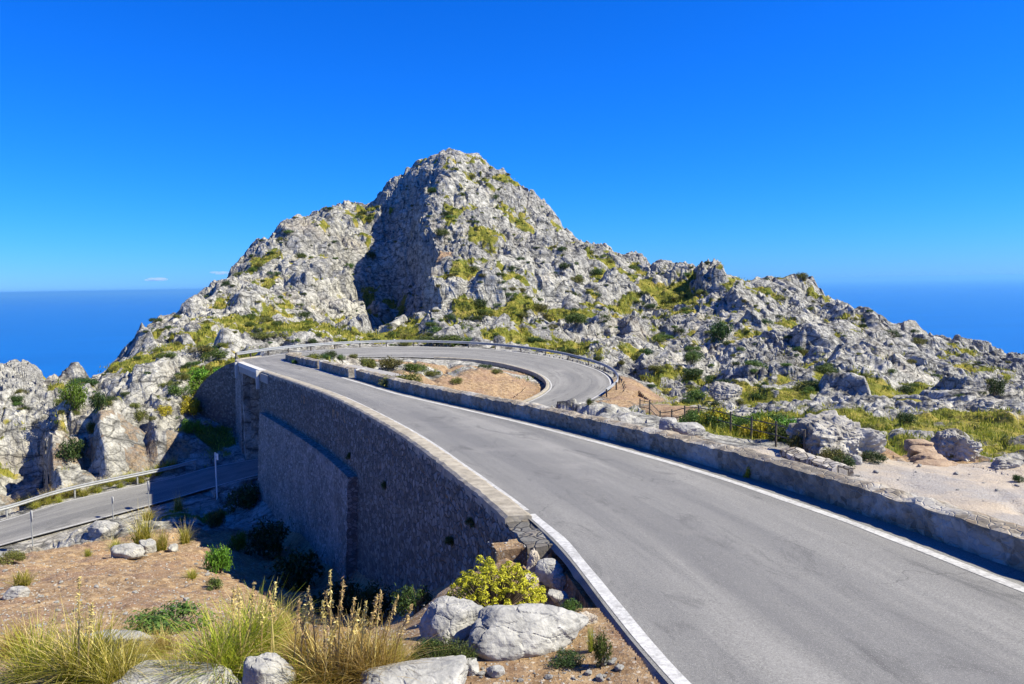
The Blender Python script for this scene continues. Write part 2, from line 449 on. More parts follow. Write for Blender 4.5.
eR = resamp(np.array(edgeR), .1)
for k in range(3): eR[10:-10] = np.stack([np.convolve(eR[:, c], np.ones(21) / 21, 'same')[10:-10] for c in range(3)], 1)
pl_z = lambda x, y: -3.6 - .0423 * y - .0175 * x
for k, (x, y) in enumerate(nearL):
    p0, p1 = nearL[max(k - 1, 0)], nearL[min(k + 1, len(nearL) - 1)]
    ux, uy = p1[0] - p0[0], p1[1] - p0[1]
    j = int(np.argmin(np.abs((eR[:, 0] - x) * ux + (eR[:, 1] - y) * uy)))
    SEC.append(sec(x, y, pl_z(x, y), eR[j][0], eR[j][1], pl_z(eR[j][0], eR[j][1])))
u0 = np.array([-.218, .976]); a = SEC[0]
for s in (8, 16):
    SEC.insert(0, sec(a[0] - u0[0] * s, a[1] - u0[1] * s, a[2] + .0423 * s, a[3] - u0[0] * s, a[4] - u0[1] * s, a[5] + .0423 * s))
SEC += [sec(-23.6, 72.0, -6.25, -18.3, 73.0, -6.4), sec(-21.5, 79, -6.35, -17.2, 75.8, -6.7), sec(-17, 84.8, -6.45, -14.3, 79, -6.95),
        sec(-11, 88, -6.65, -9.5, 81, -7.25), sec(-3, 88.6, -7.1, -3, 80.6, -7.7), sec(4, 85.5, -7.8, 1, 78, -8.3),
        sec(8.4, 80, -8.6, 2.9, 75, -8.8), sec(9.3, 73.5, -9.15, 3.2, 71, -9.3), sec(7.6, 68, -9.6, 1.6, 66.8, -9.7)]
I_LOW = len(SEC)
SEC += [sec(4.0, 62.6, -10.15, -1.2, 64.6, -10.25), sec(-2, 58.4, -10.9, -4.5, 63.5, -10.9), sec(-9, 56.2, -11.9, -10, 61.8, -11.9),
        sec(-16.5, 55.6, -12.8, -17.0, 61.2, -12.7)]
for (a, b) in (((215, 487, 55.3), (215, 466, 60.5)), ((170, 500, 53.2), (170, 478, 58.7)), ((70, 527, 48.5), (70, 500, 53.8)),
               ((0, 546, 45.5), (0, 521, 50.5)), ((-150, 590, 39), (-150, 560, 43.5)), ((-330, 650, 33), (-330, 610, 37))):
    SEC.append(list(P(*a)) + list(P(*b)))
SEC = np.array(SEC)

def catmull(pts, k):
    pts = np.asarray(pts, float); out = []; n = len(pts)
    for i in range(n - 1):
        p0, p1, p2, p3 = pts[max(i - 1, 0)], pts[i], pts[i + 1], pts[min(i + 2, n - 1)]
        for t in np.arange(k) / k:
            out.append(.5 * ((2 * p1) + (p2 - p0) * t + (2 * p0 - 5 * p1 + 4 * p2 - p3) * t * t + (3 * p1 - p0 - 3 * p2 + p3) * t ** 3))
    out.append(pts[-1]); return np.array(out)
KS = 16
RD = catmull(SEC, KS)                     # dense sections
RL, RRt = RD[:, :3], RD[:, 3:]
RC = (RL + RRt) / 2
RHW = np.linalg.norm((RL - RRt)[:, :2], axis=1) / 2
SA = np.concatenate([[0], np.cumsum(np.linalg.norm(np.diff(RC, axis=0), axis=1))])
I_LOWD = (I_LOW - 1) * KS + 6             # first dense section of the lower stretch
def at_d(edge, d, lo=0, hi=9 * KS):       # dense index on the near stretch whose edge lies at forward distance d
    return lo + int(np.argmin(np.abs(edge[lo:hi, 1] - d)))

# ------------------------------------------------------------------ hillside control points  (px, py, forward distance)
CP = [
 (0,684,8.5),(100,684,8.0),(200,684,7.5),(300,684,6.9),(400,684,6.6),(500,684,7.3),(560,684,7.7),(620,684,7.9),(-200,684,9.5),
 (600,640,9.2),(450,640,8.8),(330,640,9.5),(200,640,11),(100,640,11.3),(0,640,11.3),(-200,650,12),
 (430,632,11.3),(380,642,12.0),(340,632,15),(490,606,12.2),(560,598,11.3),
 (270,612,16),(200,602,19),(100,600,19),(0,600,19),(-200,620,20),
 (235,582,24),(150,578,25),(60,580,25),(200,560,32),(100,558,33),(0,568,31),(215,540,38),(140,536,41),(60,545,42),(0,560,39),(-200,600,32),
 # bank and cliffs beyond the lower road
 (0,512,52.5),(0,492,53.5),(70,492,55.5),(120,478,57.5),(180,464,61),(-150,540,46),
 (0,436,60),(30,428,61),(55,462,57.5),(60,420,61.5),(90,425,62),(120,430,62),(150,430,62.5),(185,430,64),(205,420,67),(200,402,71.5),(190,384,74),(212,376,75),
 (100,404,66),(60,406,66),(20,412,66),(150,400,68),(180,375,73),(215,358,84),(130,375,78),(-150,440,60),
 (232,344,96),(180,340,100),(150,352,92),
 # behind the hairpin
 (240,336,112),(330,331,116),(390,331,116),(450,332,114),(520,338,110),(580,345,104),(625,355,98),(650,372,90),
 (230,310,140),(300,318,134),(340,318,135),
 (260,285,172),(310,255,192),(340,232,206),(250,300,152),(360,270,190),(355,300,158),
 (395,262,203),(400,300,160),(385,235,210),(395,210,214),(410,318,135),
 (430,300,146),(432,275,160),(428,250,174),(424,225,190),(430,195,204),(440,310,138),
 (470,300,142),(480,280,153),(480,245,174),(485,215,192),(475,190,204),(520,230,188),(520,260,170),(520,300,142),(560,300,142),(560,265,170),(600,290,155),(600,315,134),(590,335,114),
 (650,300,160),(650,330,130),(680,312,150),(690,345,118),(650,350,108),
 (705,318,136),(720,330,124),(740,305,142),(760,320,132),(780,310,142),(740,350,112),(800,350,112),(820,330,128),(860,345,122),(900,360,118),(950,375,110),(1000,382,104),
 (700,372,92),(760,375,88),(840,372,92),(900,385,84),(960,392,80),(1020,398,78),
 (690,395,70),(760,395,66),(850,392,64),(930,400,60),(1010,408,55),
 (700,415,54),(760,418,46),(850,415,43),(930,420,40),(1010,425,37),
 (690,432,42),(740,441,33),(800,446,28),(860,447,27),(920,447,26.5),(1000,448,27),(1150,445,30),
 (640,430,48),(615,420,60),(628,392,72),(640,378,80),(650,405,62),
 # gravel lot
 (900,462,22.5),(830,464,22.3),(1000,462,22.6),(1150,465,24),(860,482,18.3),(950,490,17.2),(1023,500,16),(1000,530,13.6),(1150,520,15),(780,458,23.5),
 # island inside the hairpin
 (360,368,72),(400,372,74),(440,368,77),(480,374,74),(400,384,68),(450,388,68),(500,390,70),(520,385,71),(480,372,76),
 # outside the frame
 (-400,700,14),(-400,560,45),(-450,440,70),(1350,700,12),(1350,480,30),(1350,420,70),
]
SIL = [(-450,430,85),(-150,410,85),(0,408,86),(28,396,86),(45,378,88),(75,374,90),(100,370,94),(112,356,98),(150,327,122),(190,300,152),(230,272,186),(262,248,200),(300,217,216),
       (285,228,210),(318,202,222),(345,195,226),(372,199,226),(384,190,222),(400,180,219),(415,166,217),(430,158,216),(455,153,215),(480,155,214),(500,163,214),(518,180,213),(536,199,211),(566,229,208),
       (600,247,206),(640,260,202),(670,270,199),(692,287,192),(706,280,166),(716,272,162),(740,276,162),(770,284,164),(800,277,165),(818,282,163),(832,293,160),(870,318,156),(900,328,152),
       (930,336,151),(960,344,149),(1000,354,147),(1024,361,145),(1150,385,140),(1350,400,130)]
pts = [P(*c) for c in CP]
for (px, py, d) in SIL:
    pts += [P(px, py, d), P(px, py + 22, d * 1.16), P(px, py + 110, d * 1.7), P(px, py + 220, d * 2.9)]
pts += [np.array(q, float) for q in ((0, 2.6, -2.1), (-3, 3, -2.4), (-7, 5, -3.4), (2.0, 5.0, -3.2), (0, 4.5, -2.6), (12, 3, -3.4), (12, 9, -3.7), (20, 6, -3.6))]
foot = [(13.3, 1.0), (18, 3.1), (21.5, 4.8), (26, 6.1), (30, 7.0), (36, 7.9), (44.5, 8.8), (53, 8.2)]
for d, dr in foot:
    i = at_d(RL, d); q = RL[i].copy(); n = RL[i] - RRt[i]; n[2] = 0; n /= np.linalg.norm(n)
    q = q + n * 1.6; q[2] = RL[i][2] - dr; pts.append(q)
for i, (off, dr) in {9 * KS + 4: (1.5, 6.0), 9 * KS + 12: (1.5, 5.0), 10 * KS + 4: (1.5, 2.2)}.items():
    q = RL[i].copy(); n = RL[i] - RRt[i]; n[2] = 0; n /= np.linalg.norm(n); q += n * off; q[2] -= dr; pts.append(q)
for i in range(0, 10 * KS, KS // 2):      # ground on the right of the near stretch
    if RRt[i][1] < 7: continue
    q = RRt[i].copy(); n = RRt[i] - RL[i]; n[2] = 0; n /= np.linalg.norm(n); q += n * 1.0; q[2] -= .25; pts.append(q)
for i in range(11 * KS, len(RD), KS):     # both sides of the hairpin and the lower stretch
    for e in (RL, RRt):
        q = e[i].copy(); q[2] -= .05; pts.append(q)
pts = np.array(pts)

SAZ = 2.6
def polar(p): return np.stack([np.arctan2(p[:, 0], p[:, 1]) * SAZ, np.log(np.hypot(p[:, 0], p[:, 1]))], 1)
def rbf(pts):
    q = polar(pts); r = np.hypot(pts[:, 0], pts[:, 1]); t = pts[:, 2] / r
    n = len(q); D = np.sqrt(((q[:, None] - q[None]) ** 2).sum(-1) + 4e-4)
    A = np.zeros((n + 3, n + 3)); A[:n, :n] = -D + np.eye(n) * 0.004
    A[:n, n] = 1; A[:n, n + 1:] = q; A[n:, :n] = A[:n, n:].T
    return q, np.linalg.solve(A, np.concatenate([t, [0, 0, 0]]))
def rbf_eval(q, w, az, lr):
    g = np.stack([az.ravel() * SAZ, lr.ravel()], 1); out = np.zeros(len(g))
    for s in range(0, len(g), 20000):
        e = g[s:s + 20000]; D = np.sqrt(((e[:, None] - q[None]) ** 2).sum(-1) + 4e-4)
        out[s:s + 20000] = -D @ w[:len(q)] + w[len(q)] + e @ w[len(q) + 1:]
    return out.reshape(az.shape)

# ------------------------------------------------------------------ hillside mesh
def spaced(a, b, n): return np.linspace(a, b, n, endpoint=False)
az = np.concatenate([spaced(-52, -35, int(70 * QUAL)), spaced(-35, 35, int(1350 * QUAL)), np.linspace(35, 52, int(70 * QUAL))]) * math.pi / 180
lr = np.concatenate([spaced(math.log(2.4), math.log(30), int(330 * QUAL)), spaced(math.log(30), math.log(95), int(260 * QUAL)),
                     spaced(math.log(95), math.log(235), int(520 * QUAL)), np.linspace(math.log(235), math.log(620), int(40 * QUAL))])
ca = np.linspace(az[0], az[-1], 240); cl = np.linspace(lr[0], lr[-1], 220)
q_, w_ = rbf(pts)
coarse = rbf_eval(q_, w_, *np.meshgrid(ca, cl, indexing='ij'))
fa = (az - ca[0]) / (ca[1] - ca[0]); fl = (lr - cl[0]) / (cl[1] - cl[0])
ia = np.clip(fa.astype(int), 0, 238); il = np.clip(fl.astype(int), 0, 218); fa = (fa - ia)[:, None]; fl = (fl - il)[None]
tt = (coarse[ia][:, il] * (1 - fa) * (1 - fl) + coarse[ia + 1][:, il] * fa * (1 - fl) + coarse[ia][:, il + 1] * (1 - fa) * fl + coarse[ia + 1][:, il + 1] * fa * fl)
NA, NR = len(az), len(lr)
AZ, LR = np.meshgrid(az, lr, indexing='ij'); RR = np.exp(LR)
X = (np.sin(AZ) * RR).ravel().astype(np.float32); Y = (np.cos(AZ) * RR).ravel().astype(np.float32); Z = (tt * RR).ravel().astype(np.float32)
RRf = RR.ravel()

# cliffs: extra steps in the hillside (line in plan, height, width)
def cliff(x0, y0, x1, y1, h, w, reach, up=.3):
    """raise the ground on the right of the line x0,y0 -> x1,y1, fading out over `reach` metres"""
    global Z
    dx, dy = x1 - x0, y1 - y0; L = math.hypot(dx, dy); dx /= L; dy /= L
    s = (X - x0) * dx + (Y - y0) * dy; n = (X - x0) * dy - (Y - y0) * dx
    wob = perlin(np.stack([X, Y, Z * 0], 1) / 14.0, 54) * min(5.0, h * .4) + perlin(np.stack([X, Y, Z * 0], 1) / 5.0, 55) * min(2.2, h * .25)
    n = n + wob
    m = sstep(0, .14, s / L) * (1 - sstep(.86, 1, s / L))
    Z = Z + h * m * (up * sstep(-w, w, n) * (1 - sstep(reach * .3, reach, n)) - (1 - up) * sstep(-reach, -reach * .25, n) * (1 - sstep(-w, w, n)))
def pl(px, d): return (px - 512) / F * d, d
cliff(*pl(434, 132), *pl(422, 209), 14, 1.4, 24)
cliff(*pl(28, 52), *pl(50, 69), 5.0, .6, 9, .3)
cliff(*pl(92, 56), *pl(96, 67), 3.0, .5, 6, .35)
cliff(*pl(150, 58), *pl(146, 66), 2.5, .5, 5, .4)
cliff(*pl(703, 156), *pl(697, 172), 4, .8, 9, .5)

def patch(px, py, d, rx, ry):
    c = P(px, py, d); q = ((X - c[0]) / rx) ** 2 + ((Y - c[1]) / ry) ** 2
    return np.exp(-q)

# distance to road corridors
def corridor(lo, hi, pts_mask):
    idx = np.where(pts_mask)[0]; c = RC[lo:hi].astype(np.float32)
    d = np.full(len(X), 1e3, np.float32); z = np.zeros(len(X), np.float32); side = np.zeros(len(X), np.float32); k_ = np.zeros(len(X), np.int32)
    for s in range(0, len(idx), 40000):
        j = idx[s:s + 40000]
        D = (X[j][:, None] - c[None, :, 0]) ** 2 + (Y[j][:, None] - c[None, :, 1]) ** 2
        k = D.argmin(1) + lo
        ax = RL[k] - RRt[k]; ln = np.linalg.norm(ax[:, :2], axis=1)
        sd = ((X[j] - RC[k, 0]) * ax[:, 0] + (Y[j] - RC[k, 1]) * ax[:, 1]) / ln      # + = left side
        D1 = np.sqrt(D.min(1)); beyond = D1 - np.abs(sd)
        dist = np.maximum(np.abs(sd), D1 * .999 - .6) - ln / 2
        d[j] = dist; side[j] = sd; k_[j] = k
        z[j] = RC[k, 2] + ax[:, 2] * np.clip(sd / ln, -.5, .5)
    return d, z, side, k_
close = RRf < 112
dU, zU, sU, kU = corridor(0, I_LOWD, close)
dL, zL, sL, kL = corridor(I_LOWD - 8, len(RD), close & (X < 12))
walled = (kU < 10 * KS + 8)                       # stretch that stands on the retaining wall (left side)
left_wall = walled & (sU > 0) & (kU > at_d(RL, 12.5))
RK = np.minimum(dU, dL)
smooth = sstep(.3, 5.0, RK)                       # rock relief fades towards the road
xyz0 = np.stack([X, Y, Z], 1)

def box(a, ka, kr):
    a = a.reshape(NA, NR)
    for ax_, k in ((0, ka), (1, kr)):
        p_ = np.pad(a, [(k + 1, k) if i == ax_ else (0, 0) for i in (0, 1)], mode='edge'); cs_ = np.cumsum(p_, axis=ax_, dtype=np.float64)
        n_ = a.shape[ax_]; w_2 = 2 * k + 1
        a = ((cs_[w_2:] - cs_[:-w_2]) if ax_ == 0 else (cs_[:, w_2:] - cs_[:, :-w_2])) / w_2
        a = a[:n_] if ax_ == 0 else a[:, :n_]
    return a.astype(np.float32)
# -------------------- rock relief
warp = np.stack([perlin(xyz0 / 11 + 3, 1), perlin(xyz0 / 11 + 9, 2), perlin(xyz0 / 11, 3)], 1) * 2.2
far = sstep(40, 105, RRf)
pw = xyz0 + warp
# tilted beds on the right-hand slope
cr_, sr_ = math.cos(.55), math.sin(.55)
pb = np.stack([pw[:, 0] * cr_ - pw[:, 2] * sr_, pw[:, 1] * .8, (pw[:, 0] * sr_ + pw[:, 2] * cr_) * 1.25], 1).astype(np.float32)
c1, e1 = cells(pb / 13.0, 11)
c2, e2 = cells(pb / 4.6 + 5, 12)
c3, e3 = cells(pw / 1.7 + 8, 13)
r1 = fbm(pw, 16, 4, 20, .5, True)
n4 = perlin(xyz0 / .55, 31); n5 = perlin(xyz0 / .28, 32)
c1 = box(c1, int(7 * QUAL) + 1, int(4 * QUAL) + 1).ravel(); c2b = box(c2, int(2 * QUAL) + 1, int(1 * QUAL) + 1).ravel()
beds = np.abs(perlin(np.stack([pb[:, 0] / 9, pb[:, 1] / 5, pb[:, 2] / 1.1], 1), 44)); beds2 = np.abs(perlin(np.stack([pb[:, 0] / 3.5, pb[:, 1] / 2.2, pb[:, 2] / .5], 1), 45))
r3 = fbm(pw, 3.2, 3, 47, .55, True)
tz = xyz0[:, 2] / 7.0 + perlin(xyz0 / 22, 91) * .8 + perlin(xyz0 / 7, 92) * .25; tf = tz - np.floor(tz)
terr = (sstep(.55, .92, tf) - tf) * 2.6 * sstep(98, 125, RRf) * np.clip(.5 + perlin(xyz0 / 25, 93) * 1.6, 0, 1)
gul = fbm(pw * np.array([1, .45, .5], np.float32), 26, 3, 95, .5, True)
rgt = 1 - .5 * sstep(30, 60, X)
r4 = fbm(pw, 1.5, 3, 49, .55, True)
slab = np.clip(.55 + perlin(xyz0 / 17, 88) * 1.7 + perlin(xyz0 / 6, 89) * .5, .18, 1)
relief = terr + 1.5 * rgt * far * (gul - gul.mean()) + 3.4 * rgt * c1 * far + .20 * slab * (r4 - r4.mean()) * (RRf > 25) + 1.05 * (.45 + .55 * rgt) * c2b + .28 * slab * c3 + (.65 * beds + .3 * slab * beds2) * (.5 + .5 * sstep(0, 30, X)) + .30 * slab * (r3 - r3.mean()) - .9 * rgt * (1 - sstep(0, .14, e1)) * far - .55 * (1 - sstep(0, .14, e2)) - .20 * slab * (1 - sstep(0, .12, e3)) \
    + .9 * far * (r1 - r1.mean()) + .10 * n4 + .05 * n5
relief = relief - relief.mean() - .35 * far - .5 * (X < -16) * (RRf < 100)
lowf = perlin(xyz0 / 14, 41) * .9 + perlin(xyz0 / 5.5, 42) * .5

# -------------------- cover masks
soil = np.zeros_like(X); grav = np.zeros_like(X); veg = np.zeros_like(X); calm = np.zeros_like(X)
fg = (1 - sstep(36, 58, RRf)) * (X < 2) * (Y > 0)
fgl = 1 - sstep(-.2, .6, dL)
soil = np.maximum(soil, fg * .95)
lot = np.maximum.reduce([patch(900, 474, 20, 4.2, 3.2), patch(1010, 490, 17.5, 5, 3.6), patch(1120, 500, 17, 5, 4), patch(850, 470, 20.5, 2.6, 2.2), patch(985, 525, 14.2, 2.2, 1.6)]) * 1.25
grav = np.maximum(grav, np.clip(lot, 0, 1) * (Y < 23.6 + .6 * lowf))
strip = (sU < 0) & (dU < 5.0) & (kU < at_d(RL, 24))
soil = np.maximum(soil, strip * (1 - sstep(1.5, 4.5, dU + lowf)) * .9 * (1 - grav))
for p in ((470, 392, 69, 9, 3.5), (500, 383, 72, 5, 4), (400, 385, 68, 6, 1.6), (450, 370, 77, 10, 1.2), (630, 395, 70, 3.6, 7), (660, 415, 58, 3.4, 6), (610, 405, 64, 2.5, 3), (935, 462, 23.4, 2.6, 1.5), (438, 277, 158, 3.2, 5), (690, 428, 46, 2, 4)):
    soil = np.maximum(soil, patch(*p))
bank = np.clip(1.3 * np.maximum.reduce([patch(745, 446, 28, 3.8, 7), patch(800, 450, 25.5, 2.2, 3), patch(745, 455, 23, 2.8, 3), patch(700, 440, 29, 3, 5)]), 0, 1)
calm = np.maximum.reduce([grav, .9 * bank, np.clip(soil, 0, 1) * .93])
# vegetation: patches between the rocks
vn = fbm(xyz0 * np.array([1, .8, 1], np.float32), 7, 4, 60, .7)
vreg = .30 + 0 * X
vreg = np.where((RRf > 36) & (RRf < 112) & (X > 6), .47, vreg)
vreg = np.where((RRf > 27) & (RRf < 75) & (X > 9), .38, vreg)
vreg = np.where((RRf > 92) & (RRf < 128) & (X <= 6), .52, vreg)
vreg = np.where((RRf >= 128), .40, vreg)
vreg = np.where((RRf >= 128) & (X > 50), .26, vreg)
vreg = np.where((RRf > 56) & (RRf < 98) & (X < -18), .26, vreg)
for p, s in (((745, 446, 28, 4, 6.5), .8), ((745, 455, 23.5, 2.5, 2.5), .9), ((705, 442, 29, 3, 4), .9), ((205, 372, 76, 4, 5), .7), ((300, 326, 122, 22, 5), .5), ((380, 338, 108, 26, 5), .6), ((200, 345, 98, 7, 5), .2), ((190, 382, 73, 3.2, 4), .6), ((5, 415, 63, 3.5, 4), .5), ((175, 345, 98, 6, 2.5), .4), ((135, 362, 88, 6, 2.5), .45), ((730, 428, 38, 5, 6), .6),
             ((680, 398, 68, 9, 8), .25), ((850, 395, 64, 12, 6), .3), ((1000, 440, 32, 6, 7), .55), ((1010, 425, 40, 9, 7), .4), ((650, 292, 168, 9, 7), .45), ((690, 305, 158, 7, 8), .5),
             ((475, 235, 182, 7, 8), .25), ((455, 288, 150, 6, 5), .2), ((130, 478, 57.2, 8, .9), .8), ((60, 498, 54.6, 9, .8), .6), ((195, 412, 66, 2.5, 2.5), .4),
             ((700, 288, 166, 3, 8), .2), ((400, 372, 74, 5, 2.5), .4), ((240, 300, 152, 5, 8), .25)):
    vreg = vreg + s * patch(*p)
slope_ok = sstep(-.9, -.1, -np.abs(c2) * 1.0)
full = (Z + relief * .9)
sm = box(full, int(9 * QUAL) + 1, int(6 * QUAL) + 1); big_ = box(full, int(34 * QUAL) + 1, int(20 * QUAL) + 1)
gr = np.gradient(sm, axis=1) / np.gradient(RR, axis=1); ga = np.gradient(sm, axis=0) / (np.gradient(AZ, axis=0) * RR)
steep = np.hypot(gr, ga).ravel(); hollow = (big_ - sm).ravel() / np.clip(RRf / 100, .5, 2)
hs = np.where(RRf > 92, np.clip(hollow * .26, -.3, .4) - .55 * sstep(.75, 1.5, steep) + .10, -.25 * sstep(.8, 1.6, steep) * (X < -15))
veg = np.clip(vreg - .5 + vn * .85 + .25 * (-c2) + hs, 0, 1) * 2.2
veg = np.clip(veg, 0, 1) * (1 - grav) * (1 - np.clip(soil * 1.2, 0, 1)) * ((RRf > 36) | ((X > 6) & (RRf > 25))) * sstep(.2, 1.0, RK)
tanp = fbm(xyz0, 18, 3, 77)
soil = np.maximum(soil, .50 * np.clip(patch(60, 445, 59.5, 9, 3) + patch(135, 432, 62, 8, 3), 0, 1) * (fbm(xyz0, 2.5, 3, 78) > -.05))
soil = np.maximum(soil, np.clip((tanp - .5) * 3, 0, .40) * (RRf > 60) * (1 - veg))

rockamp = smooth * (1 - calm * .93) * (1 - .5 * veg)
amp_near = np.where(RRf < 100, .62 + .38 * sstep(50, 100, RRf), 1.0)
bankrock = patch(60, 440, 59.5, 9, 5) + patch(120, 420, 63, 10, 6) + patch(0, 430, 60, 8, 6)
amp_near = amp_near * (1 + .3 * np.clip(bankrock, 0, 1)); veg = veg * (1 - .85 * np.clip(patch(50, 450, 58.5, 10, 3.2) + patch(130, 440, 61.5, 8, 3), 0, 1)) 
Zr = Z + .45 * bank + (relief * rockamp * amp_near + lowf * .5 * smooth * (1 - grav) * sstep(12, 40, RRf) + .05 * n4 * smooth).astype(np.float32)
# small mounds on soil
Zr = Zr + (.11 * perlin(xyz0 / 1.7, 70) + .07 * perlin(xyz0 / .7, 71) + .04 * n4 + .05 * n5) * soil * smooth * (RRf < 50)
# sideways crags (steep faces get relief too)
side_amp = rockamp * amp_near * (.35 * sstep(32, 56, RRf) + .65 * far)
hx = (c2 * .55 + perlin(xyz0 / 2.2, 81) * .45) * side_amp
hy = (perlin(xyz0 / 2.0, 82) * .7 + c3 * .2) * side_amp

# -------------------- fit the ground to the road
blend = sstep(0.05, 3.2, dU)
zfit = zU - .08
inU = dU < 0.05
Zf = np.where(left_wall, Zr, Zr * blend + zfit * (1 - blend))
Zf = np.where(left_wall & (dU < .45), zU - .5, Zf)
Zf = np.where(~left_wall & inU, zU - .24, Zf)
# right of the wall the ground must stay behind/below the parapet
rside = (sU < 0) & (kU < 10 * KS) & (dU > 0) & (dU < 9)
Zf = np.where(rside, np.minimum(Zf, zU - .02 + .04 * dU), Zf)
lw2 = left_wall & (dU >= .45) & (dU < 6)
Zf = np.where(lw2, np.minimum(Zf, zU - .45), Zf)
bl = sstep(.6, 3.4, dL)
Zl = Zr * bl + (zL - .12) * (1 - bl)
near_up = dU < 1.2                                # passage below the bridge: straight sides
Zf = np.where((dL < 3.4) & ~near_up, np.where(dL < .6, zL - .12, Zl), Zf)
Zf = np.where((dL < .9) & near_up & walled, zL - .12, Zf)
# hollow washed out under the broken edge of the near road
hol = (sU > 0) & (kU <= at_d(RL, 13.2)) & (Y > 4)
Zf = np.where(hol & (dU > .04), np.minimum(Zf, zU - .07 - (.42 + .25 * n4) * np.exp(-((dU - .35) / .45) ** 2) * np.exp(-((Y - 11.2) / 1.9) ** 2) - .03 * np.exp(-(dU / .5) ** 2)), Zf)
sho = hol & (dU > .04) & (dU < .9) & ~((Y > 9.9) & (Y < 12.6))
Zf = np.where(sho, np.maximum(Zf, zU - .025 - .10 * dU + .04 * n4), Zf)
X2 = X + hx; Y2 = Y + hy
V = np.stack([X2, Y2, Zf], 1).astype(np.float32)
nid = gridfaces(NA, NR)[:, ::-1]
ground = mobj('hillside', V, nid, M['terrain'], smooth=False, attrs=dict(veg=veg, soil=soil, grav=grav))
tag(ground, 'rugged grey limestone hillside with a rounded peak behind the hairpin', 'hillside', kind='structure')

# -------------------- what the camera's side of the hillside looks like: depth per pixel, used to set plants and stones on the ground
ppx, ppy, pw_ = proj(V)
okp = (pw_ > 1) & (ppx >= 0) & (ppx < W) & (ppy >= 0) & (ppy < H)
ids = np.where(okp)[0]
order = ids[np.argsort(-pw_[ids])]
zb = np.full((H, W), -1, np.int64); zb[ppy[order].astype(int), ppx[order].astype(int)] = order
def hit(px, py, rad=3):
    best = None
    y0, y1, x0, x1 = max(0, int(py) - rad), min(H, int(py) + rad + 1), max(0, int(px) - rad), min(W, int(px) + rad + 1)
    w = zb[y0:y1, x0:x1].ravel(); w = w[w >= 0]
    if len(w) == 0: return P(px, py, 60.0), 0
    w = w[np.argsort(pw_[w])[:max(1, len(w) // 4)]]
    k = w[len(w) // 2]
    return V[k].astype(float), k
_cells = {}
def ground_z(x, y):
    a = math.atan2(x, y); l = math.log(math.hypot(x, y))
    i = int(np.clip(np.searchsorted(az, a), 1, NA - 1)); j = int(np.clip(np.searchsorted(lr, l), 1, NR - 1))
    return float(Zf.reshape(NA, NR)[i, j])

# far left hill
fz = np.linspace(-46, -27.5, 330) * math.pi / 180; fr = np.linspace(math.log(300), math.log(700), 300)
hp = []
for (px, py) in ((-260, 350), (-150, 340), (-60, 352), (0, 357), (18, 355), (35, 362), (50, 374), (70, 392), (85, 410), (120, 450)):
    py += 13; hp += [P(px, py, 450), P(px, py + 30, 395), P(px, py + 90, 330), P(px, py + 140, 290), P(px, py + 22, 520), P(px, py + 90, 700)]
hp = np.array(hp); hq, hw = rbf(hp)
A_, L_ = np.meshgrid(fz, fr, indexing='ij'); T_ = rbf_eval(hq, hw, A_, L_); E_ = np.exp(L_)
fv = np.stack([np.sin(A_) * E_, np.cos(A_) * E_, T_ * E_], -1).reshape(-1, 3).astype(np.float32)
fc, fe = cells(fv / 22, 5); fc2, _ = cells(fv / 8, 6)
fc3, _ = cells(fv / 3.5, 7)
fvz = fc * 5 + fc2 * 2.2 + fc3 * 1.3 + fbm(fv, 30, 5, 8, .6) * 3
fveg = np.clip(fbm(fv, 28, 5, 9, .65) * 1.3 + .12, 0, 1)
fv[:, 2] += fvz
far_hill = mobj('distant_hill', fv, gridfaces(330, 300)[:, ::-1], M['terrain'], attrs=dict(veg=fveg, soil=fveg * 0, grav=fveg * 0))
tag(far_hill, 'distant grey hill spotted with shrubs above the sea', 'hill', kind='structure')
# ------------------------------------------------------------------ sea
bm = bmesh.new()
NS = 160; rings = [300, 800, 2000, 5000, 12000, 30000, 60000, 110000, 200000]
sv = [(0, 0, -650)]; sf = []
for r in rings:
    sv += [(r * math.cos(2 * math.pi * k / NS), r * math.sin(2 * math.pi * k / NS), -650) for k in range(NS)]
sf += [(0, 1 + k, 1 + (k + 1) % NS) for k in range(NS)]
for i in range(len(rings) - 1):
    sf += [(1 + i * NS + k, 1 + (i + 1) * NS + k, 1 + (i + 1) * NS + (k + 1) % NS, 1 + i * NS + (k + 1) % NS) for k in range(NS)]
t = NT('deep_blue_sea', 0.38, 0.5); v = t.obj()
sw = t.noise(t.map(v, (0.0006, 0.0012, 1)), 1.0, 5, 0.6)
t.b.inputs['IOR'].default_value = 1.33
msea = t.done(t.ramp(sw, [(0.3, (0.0, 0.08, 0.30)), (0.7, (0.0, 0.105, 0.37))]), t.bump(t.noise(v, 0.05, 4, 0.6), 0.25, 2.0))
sea = mobj('sea', np.array(sv), sf, msea); bm.free()
tag(sea, 'calm deep blue sea reaching to the horizon', 'sea', kind='structure')

# ------------------------------------------------------------------ road
def strip(name, A, B, ncross, m, parent=None, lift=0.0, crown=0.0, u0=0.0):
    t_ = np.linspace(0, 1, ncross)
    v_ = A[:, None] * (1 - t_)[None, :, None] + B[:, None] * t_[None, :, None]
    v_[..., 2] += lift + crown * (1 - (2 * t_[None] - 1) ** 2)
    wd = np.linalg.norm(A - B, axis=1)
    sa = np.concatenate([[0], np.cumsum(np.linalg.norm(np.diff((A + B) / 2, axis=0), axis=1))])
    uv = np.stack([u0 + t_[None] * wd[:, None], np.repeat(sa[:, None], ncross, 1)], -1)
    return mobj(name, v_.reshape(-1, 3), gridfaces(len(A), ncross), m, parent, uv=uv.reshape(-1, 2), smooth=True)
def inset(E, O, a):
    """point a metres in from edge E towards O"""
    n = O - E; n = n / np.linalg.norm(n[:, :2], axis=1)[:, None]
    return E + n * np.asarray(a).reshape(-1, 1)
